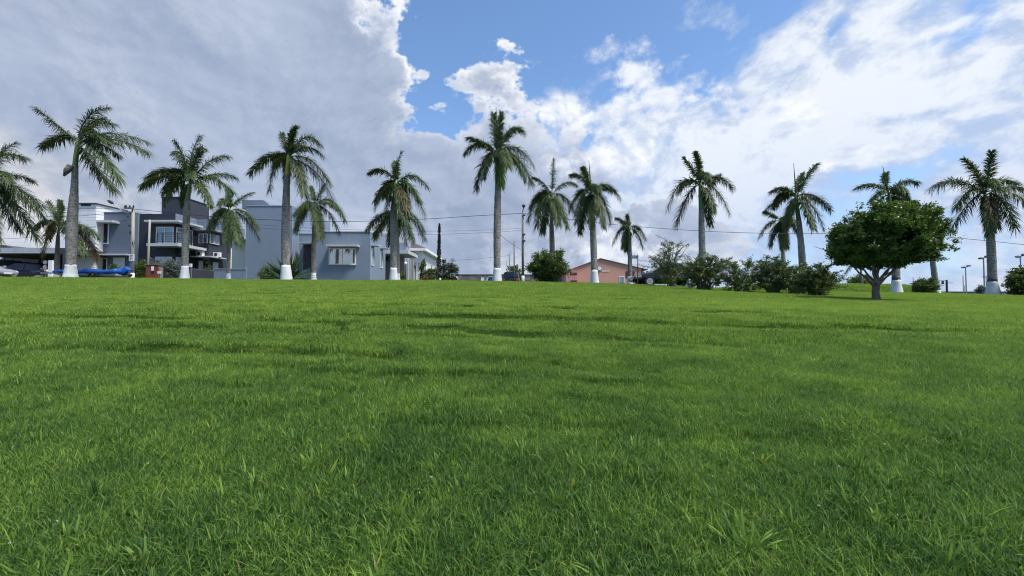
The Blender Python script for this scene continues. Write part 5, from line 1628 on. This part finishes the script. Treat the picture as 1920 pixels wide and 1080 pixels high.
def no_parking():
    Y = 32.5
    a = at(85, 530, Y); gz = float(G(a[0], Y))
    th = thing('traffic_sign', (a[0], Y, gz), 'round red and white no parking sign with small round plate above, by the carport', 'sign')
    MB().tube([(a[0], Y, gz - .1), (a[0], Y, at(85, 489, Y)[2])], 0.03, 8).build('post', 'steel', th)
    for v, rr, red in ((501, 0.165, True), (492, 0.125, False)):
        c = at(85.3, v, Y)
        d = MB().tube([(c[0], Y - 0.05, c[2]), (c[0], Y - 0.03, c[2])], rr, 24).build('disc', 'sign_red' if red else 'sign_white', th)
        MB().tube([(c[0], Y - 0.056, c[2]), (c[0], Y - 0.049, c[2])], rr * (0.80 if red else 0.55), 24).build('face', 'sign_white' if red else 'steel', d)
        if red:
            s = rr * 0.72; q = rr * 0.09
            MB().hexa([(c[0] - s - q, Y - .062, c[2] - s * .55), (c[0] - s + q, Y - .062, c[2] - s * .75), (c[0] + s + q, Y - .062, c[2] + s * .55), (c[0] + s - q, Y - .062, c[2] + s * .75),
                       (c[0] - s - q, Y - .055, c[2] - s * .55), (c[0] - s + q, Y - .055, c[2] - s * .75), (c[0] + s + q, Y - .055, c[2] + s * .55), (c[0] + s - q, Y - .055, c[2] + s * .75)]).build('slash', 'sign_red', d)
no_parking()

def garden_lamps():
    Y = 40.0
    for u, vt, label, glob in ((760.5, 494, 'garden lamp with white globe on black post by the bungalow carport', True), (778.5, 500, 'black garden lamp post in front of the white house', False)):
        a = at(u, 530, Y); gz = float(G(a[0], Y)); c = at(u, vt, Y)
        th = thing('garden_lamp', (a[0], Y, gz), label, 'lamp')
        MB().tube([(a[0], Y, gz - .1), (a[0], Y, c[2] - 0.1)], 0.04, 8).build('post', 'black_paint', th)
        t = np.linspace(0.05, math.pi - 0.05, 9)
        MB().tube(np.column_stack([np.full(9, c[0]), np.full(9, Y), c[2] + (-0.16 if glob else -.2) * np.cos(t)]), (0.14 if glob else 0.09) * np.sin(t) + .004, 12).build('globe', 'lamp_glass' if glob else 'steel_dark', th, smooth=True)
garden_lamps()

def floodlights():
    Y = 75.0
    a = at(1812, 550, Y); gz = float(G(a[0], Y))
    th = thing('floodlight_mast', (a[0], Y, gz), 'floodlight mast with tilted twin lamps left of the taller mast', 'floodlight', 'sports field floodlights')
    t = at(1813, 501, Y)
    H = t[2] - gz
    MB().tube([(a[0], Y, gz - .3), (a[0], Y, t[2])], [0.10, 0.07], 8).build('mast', 'steel', th)
    br = MB().hexa([(a[0] - 0.55, Y - .06, t[2] - .16), (a[0] + 0.6, Y - .06, t[2] + .12), (a[0] + 0.6, Y + .06, t[2] + .12), (a[0] - .55, Y + .06, t[2] - .16),
                    (a[0] - 0.55, Y - .06, t[2] - .06), (a[0] + 0.6, Y - .06, t[2] + .22), (a[0] + 0.6, Y + .06, t[2] + .22), (a[0] - .55, Y + .06, t[2] - .06)]).build('crossbar', 'steel_dark', th)
    for x, dz in ((-0.42, -0.1), (0.45, 0.16)):
        MB().hexa([(a[0] + x - .22, Y - .30, t[2] + dz - .10), (a[0] + x + .22, Y - .30, t[2] + dz - .02), (a[0] + x + .22, Y + .12, t[2] + dz + .1), (a[0] + x - .22, Y + .12, t[2] + dz),
                   (a[0] + x - .22, Y - .30, t[2] + dz + .04), (a[0] + x + .22, Y - .30, t[2] + dz + .12), (a[0] + x + .22, Y + .12, t[2] + dz + .25), (a[0] + x - .22, Y + .12, t[2] + dz + .15)]).build('lamp_head', 'steel_dark', br)
    def again(u, vt, Y, label):
        p = at(u, vt, Y); g = float(G(p[0], Y))
        c = copy_tree(th, (p[0], Y, g), label)
        c.scale = (1, 1, (p[2] - g) / H)
    again(1844, 484, 62.0, 'tall floodlight mast just left of the rightmost palm trunk')
    again(1913, 481, 62.0, 'floodlight mast above the flowering bush')
    again(1573, 510, 80.0, 'small distant floodlight mast between hedge and round tree')
    again(1849, 519, 90.0, 'short far floodlight mast behind the rightmost palm foot')
    for u, vt, Y_, label in ((1805.5, 516, 70, 'bare thin field pole left of the twin lamp mast'), (1808.5, 535, 95, 'tiny far field pole right of the bare one'), (1712, 520, 85, 'far field pole behind the rounded shrub')):
        p = at(u, vt, Y_); g = float(G(p[0], Y_))
        tag(MB().tube([(p[0], Y_, g - .2), (p[0], Y_, (g + p[2]) / 2), tuple(p)], [0.06, 0.055, 0.05], 8).build('field_pole', 'steel', None), label, 'pole', 'thin poles of the sports field')
floodlights()

def basketball():
    Y = 45.0
    a = at(1775.5, 552, Y); gz = float(G(a[0], Y)); t = at(1775, 525, Y)
    th = thing('basketball_hoop', (a[0], Y, gz), 'black basketball hoop frame on the far court', 'basketball hoop')
    MB().tube([(a[0], Y, gz - .2), tuple(t)], [0.09, 0.08], 10).build('post', 'black_paint', th)
    p0, p1 = at(1760, 525.5, Y), at(1773.5, 533, Y)
    fr = MB()
    w = 0.03
    x0, x1, z1, z0 = p0[0], p1[0], p0[2], p1[2]
    fr.box(x0, x1, Y - .05, Y, z1 - w, z1).box(x0, x1, Y - .05, Y, z0, z0 + w).box(x0, x0 + w, Y - .05, Y, z0 + w, z1 - w).box(x1 - w, x1, Y - .05, Y, z0 + w, z1 - w)
    fo = fr.build('backboard_frame', 'black_paint', th)
    MB().box(x0 + .25, x0 + .47, Y - .06, Y - .01, z0 + w, z1 - .06).build('target_square', 'black_paint', fo)
    MB().box(x1, t[0], Y - .03, Y + .03, z1 - .12, z1 - .04).build('arm', 'black_paint', th)
    ang = np.linspace(0, 2 * np.pi, 20)
    c = at(1781, 530.5, Y)
    MB().tube(np.column_stack([c[0] + 0.22 * np.cos(ang), Y + .2 * np.sin(ang), np.full(20, c[2])]), 0.02, 5).build('ring', 'black_paint', th)
basketball()

# ------------------------------------------------------------------ vehicles
def car(label, x, y, heading, body_mat, kind='hatch', cat='car', scale=1.0, group='parked cars'):
    """local x forward; heading is the direction the nose points, in degrees from +X"""
    gz = float(G(x, y)) + 0.02
    th = thing('parked_car', (x, y, gz), label, cat, group)
    h = math.radians(heading); ch, sh = math.cos(h), math.sin(h)
    def world_(P):
        P = np.asarray(P, float) * scale
        return np.column_stack([x + P[:, 0] * ch - P[:, 1] * sh, y + P[:, 0] * sh + P[:, 1] * ch, gz + P[:, 2]])
    Wd = 0.88
    belt = 0.92 if kind != 'suv' else 1.02
    roof = 1.45 if kind != 'suv' else 1.68
    # stations: x, z bottom, z top, half width
    st = [(-2.12, 0.42, 0.80, 0.70), (-2.05, 0.34, belt, 0.80), (-1.6, 0.24, belt + 0.02, 0.86), (-0.8, 0.22, belt, Wd), (0.5, 0.22, belt - 0.02, Wd), (1.1, 0.24, belt - 0.06, 0.87),
          (1.7, 0.28, belt - 0.16, 0.83), (2.05, 0.34, belt - 0.26, 0.74), (2.16, 0.42, belt - 0.34, 0.62)]
    rings = []
    for sx, zb, zt, w in st:
        m = (zb + zt) / 2
        rings.append(world_([(sx, -w * .86, zb), (sx, w * .86, zb), (sx, w, zb + .12), (sx, w, m + .05), (sx, w * .94, zt - .05), (sx, w * .80, zt), (sx, -w * .80, zt), (sx, -w * .94, zt - .05), (sx, -w, m + .05), (sx, -w, zb + .12)]))
    body = MB().loft(rings).build('body', body_mat, th, smooth=True)
    tail = -1.95 if kind in ('hatch', 'suv') else -1.35
    rt = -1.45 if kind in ('hatch', 'suv') else -0.75
    cab = [(tail, belt - 0.02, belt + 0.02, 0.72, 0.70), (rt, belt - .03, roof - 0.05, 0.80, 0.62), (-0.6, belt - .03, roof, 0.82, 0.63), (0.15, belt - .03, roof - 0.02, 0.82, 0.62), (1.05, belt - .08, belt - 0.03, 0.78, 0.70)]
    rings = [world_([(sx, -wb, zb), (sx, wb, zb), (sx, wt, zt - .06 if zt > belt + .1 else zt), (sx, wt * .85, zt), (sx, -wt * .85, zt), (sx, -wt, zt - .06 if zt > belt + .1 else zt)]) for sx, zb, zt, wb, wt in cab]
    MB().loft(rings).build('cabin', body_mat, th, smooth=False)
    def lerp_pt(i, f, side, up):
        """point on the cabin flank between stations i and i+1"""
        s0, s1 = cab[i], cab[i + 1]
        sx = s0[0] + (s1[0] - s0[0]) * f; zb = s0[1] + (s1[1] - s0[1]) * f; zt = s0[2] + (s1[2] - s0[2]) * f
        wb = s0[3] + (s1[3] - s0[3]) * f; wt = s0[4] + (s1[4] - s0[4]) * f
        return (sx, side * (wb + (wt - wb) * up + 0.012), zb + (zt - zb) * up)
    for side in (-1, 1):
        for i, f0, f1 in ((1, 0.0, 0.95), (2, 0.08, 0.95), (3, 0.02, 0.62)):
            q = [lerp_pt(i, f0, side, 0.12), lerp_pt(i, f1, side, 0.12), lerp_pt(i, f1, side, 0.86), lerp_pt(i, f0, side, 0.86)]
            MB().raw(world_(q), [(0, 1, 2, 3)]).build('side_window', 'glass_dark', th)
    for i, f0, f1, nm in ((3, 0.12, 0.90, 'windscreen'), (0, 0.15, 0.85, 'rear_window')):
        s0, s1 = cab[i], cab[i + 1]
        q = []
        for f, sd in ((f0, -1), (f0, 1), (f1, 1), (f1, -1)):
            sx = s0[0] + (s1[0] - s0[0]) * f; zt = s0[2] + (s1[2] - s0[2]) * f; wt = (s0[4] + (s1[4] - s0[4]) * f) * 0.84
            off = 0.012
            q.append((sx + (off if nm == 'windscreen' else -off), sd * wt, zt + off))
        MB().raw(world_(q), [(0, 1, 2, 3)]).build(nm, 'glass_dark', th)
    for sx in (-1.32, 1.32):
        for side in (-1, 1):
            ang = np.linspace(0, 2 * np.pi, 20, endpoint=False)
            def ring(rad, yy): return world_(np.column_stack([sx + rad * np.cos(ang), np.full(20, side * yy), 0.32 + rad * np.sin(ang)]))
            wh = MB().loft([ring(0.31, 0.70), ring(0.32, 0.74), ring(0.32, 0.86), ring(0.30, 0.895)]).build('wheel', 'rubber', th, smooth=False)
            rim = MB().loft([ring(0.20, 0.89), ring(0.19, 0.902)])
            for k_ in range(5):
                t0 = k_ * 2 * math.pi / 5
                c_, s_ = math.cos(t0), math.sin(t0)
                rim.raw(world_([(sx + 0.03 * -s_, side * .906, .32 + .03 * c_), (sx - 0.03 * -s_, side * .906, .32 - .03 * c_), (sx + .2 * c_ + .02 * s_, side * .906, .32 + .2 * s_ - .02 * c_), (sx + .2 * c_ - .02 * s_, side * .906, .32 + .2 * s_ + .02 * c_)]), [(0, 1, 2, 3)])
            rim.build('rim', 'alloy', wh)
    for side in (-1, 1):
        MB().hexa(world_([(1.93, side * .50, belt - .40), (2.13, side * .44, belt - .44), (2.10, side * .70, belt - .42), (1.80, side * .80, belt - .36),
                          (1.95, side * .50, belt - .27), (2.13, side * .44, belt - .33), (2.09, side * .70, belt - .30), (1.80, side * .82, belt - .22)])).build('headlight', 'lamp_glass', th)
        MB().hexa(world_([(-2.14, side * .52, belt - .22), (-1.9, side * .80, belt - .22), (-1.88, side * .83, belt - .22), (-2.13, side * .73, belt - .22),
                          (-2.12, side * .52, belt - .06), (-1.9, side * .80, belt - .06), (-1.88, side * .82, belt - .06), (-2.10, side * .72, belt - .06)])).build('tail_light', 'lamp_red', th)
        MB().hexa(world_([(0.78, side * .86, belt), (0.9, side * .86, belt), (0.9, side * 1.02, belt + .02), (0.78, side * 1.02, belt + .02), (0.78, side * .86, belt + .13), (0.88, side * .86, belt + .13), (0.88, side * 1.02, belt + .13), (0.78, side * 1.02, belt + .13)])).build('mirror', body_mat, th)
    MB().hexa(world_([(2.14, -.26, .42), (2.155, .26, .42), (2.17, .26, .42), (2.17, -.26, .42), (2.14, -.26, .53), (2.155, .26, .53), (2.17, .26, .53), (2.17, -.26, .53)])).build('number_plate', 'sign_white', th)
    MB().box(0, 0.01, 0, 0.01, 0, 0.01) if False else None
    return th
Yc_ = 27.9
car('black parked car with its nose left, half hidden by the hedge', px_x(1184, Yc_) + 2.12, Yc_, 183, 'car_black', 'sedan')
car('dark SUV parked with its tail to the camera behind the middle palm', px_x(959, 44), 44.0, 88, 'car_navy', 'suv')
car('silver car partly hidden by the white foot of the middle palm', px_x(926, 47), 47.0, 268, 'car_silver', 'hatch')
car('white car seen low beneath the dark bush by the cypress', px_x(848, 47), 47.0, 92, 'car_white', 'hatch')
car('pale silver car cut by the left picture edge', px_x(14, 30.6) - 2.16, 30.6, 0, 'car_silver', 'sedan')
car('dark car parked under the carport roof', px_x(38, 37.0), 37.0, 200, 'car_navy', 'suv')

def motorbike():
    Y = 34.8
    c = at(73, 528, Y); gz = float(G(c[0], Y)) + 0.1
    th = thing('motorcycle', (c[0], Y, gz), 'dark motorcycle parked between carport car and no parking sign', 'motorcycle')
    for dx in (-0.62, 0.62):
        ang = np.linspace(0, 2 * np.pi, 22)
        MB().tube(np.column_stack([c[0] + dx + 0.27 * np.cos(ang), np.full(22, Y), gz + 0.30 + 0.27 * np.sin(ang)]), 0.05, 6).build('wheel', 'rubber', th)
    MB().tube([(c[0] - .62, Y, gz + .3), (c[0] - .2, Y, gz + .42), (c[0] + .3, Y, gz + .5), (c[0] + .45, Y, gz + .85), (c[0] + .62, Y, gz + .3)], 0.035, 6).build('frame', 'steel_dark', th)
    MB().tube([(c[0] - .65, Y, gz + .80), (c[0] - .2, Y, gz + .74), (c[0] + .1, Y, gz + .76)], [0.07, 0.12, 0.08], 8).build('seat', 'black_paint', th, smooth=True)
    MB().tube([(c[0] + .05, Y, gz + .72), (c[0] + .22, Y, gz + .82), (c[0] + .4, Y, gz + .80)], [0.08, 0.15, 0.08], 8).build('fuel_tank', 'car_black', th, smooth=True)
    MB().tube([(c[0] - .25, Y, gz + .35), (c[0] + .2, Y, gz + .38)], [0.14, 0.16], 8).build('engine', 'steel', th)
    MB().tube([(c[0] + .42, Y - .32, gz + 1.0), (c[0] + .45, Y, gz + .95), (c[0] + .42, Y + .32, gz + 1.0)], 0.02, 6).build('handlebar', 'alloy', th)
    MB().tube([(c[0] + .50, Y, gz + .85), (c[0] + .62, Y, gz + .86)], [0.10, 0.07], 10).build('headlight', 'lamp_glass', th)
motorbike()

def boat():
    r = np.random.default_rng(3)
    Y = 29.6
    x0, x1 = px_x(102, Y), px_x(232, Y)
    gz = float(G((x0 + x1) / 2, Y)) + 0.012
    th = thing('covered_boat', ((x0 + x1) / 2, Y, gz), 'low boat on trailer covered with bright blue tarpaulin', 'boat')
    n = 26; rings = []; lower = []
    zt_ = zat(505.5, Y)
    for i in range(n):
        t = i / (n - 1); x = x0 + (x1 - x0) * t
        w = 0.80 * min(1, 0.12 + 1.6 * t) ** 0.7 * (1 - 0.12 * max(0, t - 0.8) * 5)
        top = zt_ - 0.06 + 0.04 * math.sin(t * 15) + (0.08 if 0.52 < t < 0.62 else 0) + 0.10 * max(0, t - 0.9) * 8
        low = zat(515.5, Y) + 0.16 * (1 - t) ** 3
        m = 16; q = []
        for j in range(m):
            a_ = 2 * math.pi * j / m
            c_, s_ = math.cos(a_), math.sin(a_)
            ex = 0.55
            yy = Y + w * math.copysign(abs(c_) ** ex, c_); zz = (top + low) / 2 + (top - low) / 2 * math.copysign(abs(s_) ** ex, s_)
            zz += (0.025 * math.sin(x * 9 + j * 1.7) + r.normal(0, 0.012)) * (1 if s_ < 0.2 else 0.6)
            q.append((x, yy, zz))
        rings.append(q)
        wl = w * 0.86; kl = low - 0.05 - 0.22 * min(1, 0.3 + t)
        lower.append([(x, Y - wl, low + .04), (x, Y - wl * .75, (low + kl) / 2), (x, Y, kl), (x, Y + wl * .75, (low + kl) / 2), (x, Y + wl, low + .04)])
    MB().loft(rings).build('tarpaulin', 'tarp_blue', th, smooth=True)
    MB().loft(lower).build('hull', 'slab_grey', th, smooth=True)
    # outboard motor tilted up under its own cover
    a, b = at(233, 509, Y), at(243.5, 500.5, Y)
    MB().hexa([(*at(u, v, Y - .22)[:1], Y - .22, at(u, v, Y)[2]) for u, v in ((223, 508), (229, 514.5))] + [(at(u, v, Y)[0], Y + .22, at(u, v, Y)[2]) for u, v in ((229, 514.5), (223, 508))] + [(at(u, v, Y)[0], Y - .17, at(u, v, Y)[2]) for u, v in ((238, 499.5), (245.5, 506))] + [(at(u, v, Y)[0], Y + .17, at(u, v, Y)[2]) for u, v in ((245.5, 506), (238, 499.5))]).build('motor_cover', 'tarp_blue', th, bevel=0.05)
    p, q = at(234, 508, Y), at(245, 517, Y)
    MB().tube([tuple(p), tuple((p + q) / 2), tuple(q)], [0.10, 0.09, 0.13], 8).build('motor_leg', 'steel_dark', th)
    # trailer
    MB().box(x0 - 0.9, x1 - 0.3, Y - 0.07, Y + 0.07, gz + 0.42, gz + 0.50).build('trailer_beam', 'steel', th)
    MB().box(x0 + 3.2, x0 + 3.3, Y - 0.85, Y + 0.85, gz + 0.30, gz + 0.38).build('trailer_axle', 'steel', th)
    for s in (-0.82, 0.82):
        ang = np.linspace(0, 2 * np.pi, 20)
        MB().tube(np.column_stack([x0 + 3.25 + 0.24 * np.cos(ang), np.full(20, Y + s), gz + 0.24 + 0.19 * np.sin(ang)]), 0.06, 6).build('trailer_wheel', 'rubber', th)
    MB().tube([(x0 - .8, Y, gz), (x0 - .8, Y, gz + .5)], 0.04, 8).build('jockey_stand', 'steel', th)
boat()

def brick_cabinet():
    Y = 32.2
    a, b = at(273.5, 497, Y), at(296, 530, Y)
    gz = float(G(a[0], Y)); x0, x1, z1 = a[0], b[0], a[2]
    th = thing('brick_cabinet', ((x0 + x1) / 2, Y, gz), 'rusty red brick meter cabinet in front of the grey shrubs', 'cabinet')
    MB().box(x0 + .03, x1 - .03, Y + .01, Y + 0.5, gz - 0.2, z1 - .03).build('core', 'mortar', th)
    rows = 12; hh = (z1 - gz + 0.1) / rows; r = np.random.default_rng(8)
    for i in range(rows):
        x = x0 - (0.14 if i % 2 else 0)
        while x < x1 - 0.02:
            xa, xb = max(x, x0), min(x + 0.28, x1)
            if xb - xa > 0.04:
                MB().box(xa + .006, xb - .006, Y - 0.01 - r.uniform(0, .012), Y + 0.12, gz - .1 + i * hh + .008, gz - .1 + (i + 1) * hh - .008).build('brick', 'brick_red' if r.random() < .6 else 'brick_red_b', th)
            x += 0.28
    MB().box(x0 - .03, x1 + .03, Y - 0.05, Y + 0.55, z1, z1 + 0.05).build('top_slab', 'concrete_dark', th)
    c0, c1 = at(284.5, 499.5, Y), at(289, 507.5, Y)
    MB().box(c0[0], c1[0], Y - .05, Y - .03, c1[2], c0[2]).build('meter_label', 'sign_white', th)
    c0, c1 = at(284.5, 507.8, Y), at(289.5, 512, Y)
    MB().box(c0[0], c1[0], Y - .05, Y - .03, c1[2], c0[2]).build('meter_opening', 'black_paint', th)
    p0, p1 = at(295.5, 508.5, 31.6), at(302.5, 513, 31.6)
    g2 = float(G(p0[0], 31.6))
    t2 = thing('small_sign', (p0[0], 31.6, g2), 'small white plate on a stake right of the brick cabinet', 'sign')
    MB().box(p0[0], p1[0], 31.58, 31.6, p1[2], p0[2]).build('plate', 'sign_white', t2)
    MB().tube([((p0[0] + p1[0]) / 2, 31.62, g2 - .1), ((p0[0] + p1[0]) / 2, 31.62, p0[2])], 0.02, 6).build('stake', 'steel_dark', t2)
brick_cabinet()

def small_things():
    # white meter box by the second palm
    p0, p1 = at(356.5, 494.5, 36.6), at(360.5, 501, 36.6); g = float(G(p0[0], 36.6))
    t = thing('meter_box', (p0[0], 36.6, g), 'small white box on a post right of the balcony palm', 'meter box')
    MB().box(p0[0], p1[0], 36.5, 36.6, p1[2], p0[2]).build('box', 'sign_white', t)
    MB().tube([((p0[0] + p1[0]) / 2, 36.62, g - .1), ((p0[0] + p1[0]) / 2, 36.62, p1[2])], 0.04, 6).build('post', 'steel', t)
    # white bollard in the hedge
    Y = 21.4
    c = at(1291.5, 541, Y); g = float(G(c[0], Y)); z = at(1291, 522, Y)[2]
    t = thing('bollard', (c[0], Y, g), 'short white bollard standing in the hedge right of the black car', 'bollard')
    MB().tube([(c[0], Y, g - .1), (c[0], Y, z - 0.06), (c[0], Y, z)], [0.085, 0.08, 0.05], 12).build('shaft', 'white_wash', t)
    MB().tube([(c[0], Y, z - 0.16), (c[0], Y, z - 0.10)], [0.088, 0.088], 12).build('band', 'steel', t)
    # terracotta edging and a white garden ornament before the white house
    Y = 42.4
    a, b = at(791, 524.5, Y), at(811, 531, Y); g = float(G(a[0], Y))
    t = thing('flower_border', ((a[0] + b[0]) / 2, Y, g), 'low terracotta flower border under the red flowers', 'planter')
    for i in range(7):
        x = a[0] + (b[0] - a[0]) * i / 7
        MB().box(x + .01, x + (b[0] - a[0]) / 7 - .01, Y, Y + .15, g - .1, a[2] - 0.02 * (i % 2)).build('brick', 'terracotta', t)
    c = at(825, 530, Y); z = at(825, 521, Y)[2]; g = float(G(c[0], Y))
    t = thing('garden_ornament', (c[0], Y, g), 'small white garden ornament at the foot of the cypress', 'ornament')
    MB().tube([(c[0], Y, g - .05), (c[0], Y, g + .1), (c[0], Y, z - .25), (c[0], Y, z - .08), (c[0], Y, z)], [0.16, 0.13, 0.11, 0.10, 0.03], 10).build('body', 'white_wash', t, smooth=True)
    # white electricity cabinet by the stone wall
    Y = 64.5
    p0, p1 = at(902, 519.5, Y), at(907, 530, Y); g = float(G(p0[0], Y))
    t = thing('white_cabinet', (p0[0], Y, g), 'white box cabinet in front of the far stone wall', 'cabinet')
    MB().box(p0[0], p1[0], Y, Y + .3, g - .1, p0[2]).build('box', 'sign_white', t)
    MB().box(p0[0] - .03, p1[0] + .03, Y - .03, Y + .33, p0[2], p0[2] + .05).build('lid', 'steel', t)
    # television aerial on the roof of the bungalow
    Y = 42.0
    p = at(573, 440, Y); q = at(573, 430, Y)
    t = thing('roof_aerial', tuple(p), 'tiny pale aerial on the bungalow roof by the dark door palm', 'aerial')
    MB().tube([tuple(p - (0, 0, .4)), tuple(q)], 0.02, 6).build('mast', 'steel', t)
    for i, dx in enumerate((-.25, -.08, .1, .25)):
        MB().box(q[0] + dx - .01, q[0] + dx + .01, Y - .2, Y + .2, q[2] - .35, q[2] - .02).build('rod', 'alloy', t)
    MB().box(q[0] - .3, q[0] + .3, Y - .012, Y + .012, q[2] - .36, q[2] - .33).build('boom', 'alloy', t)
small_things()
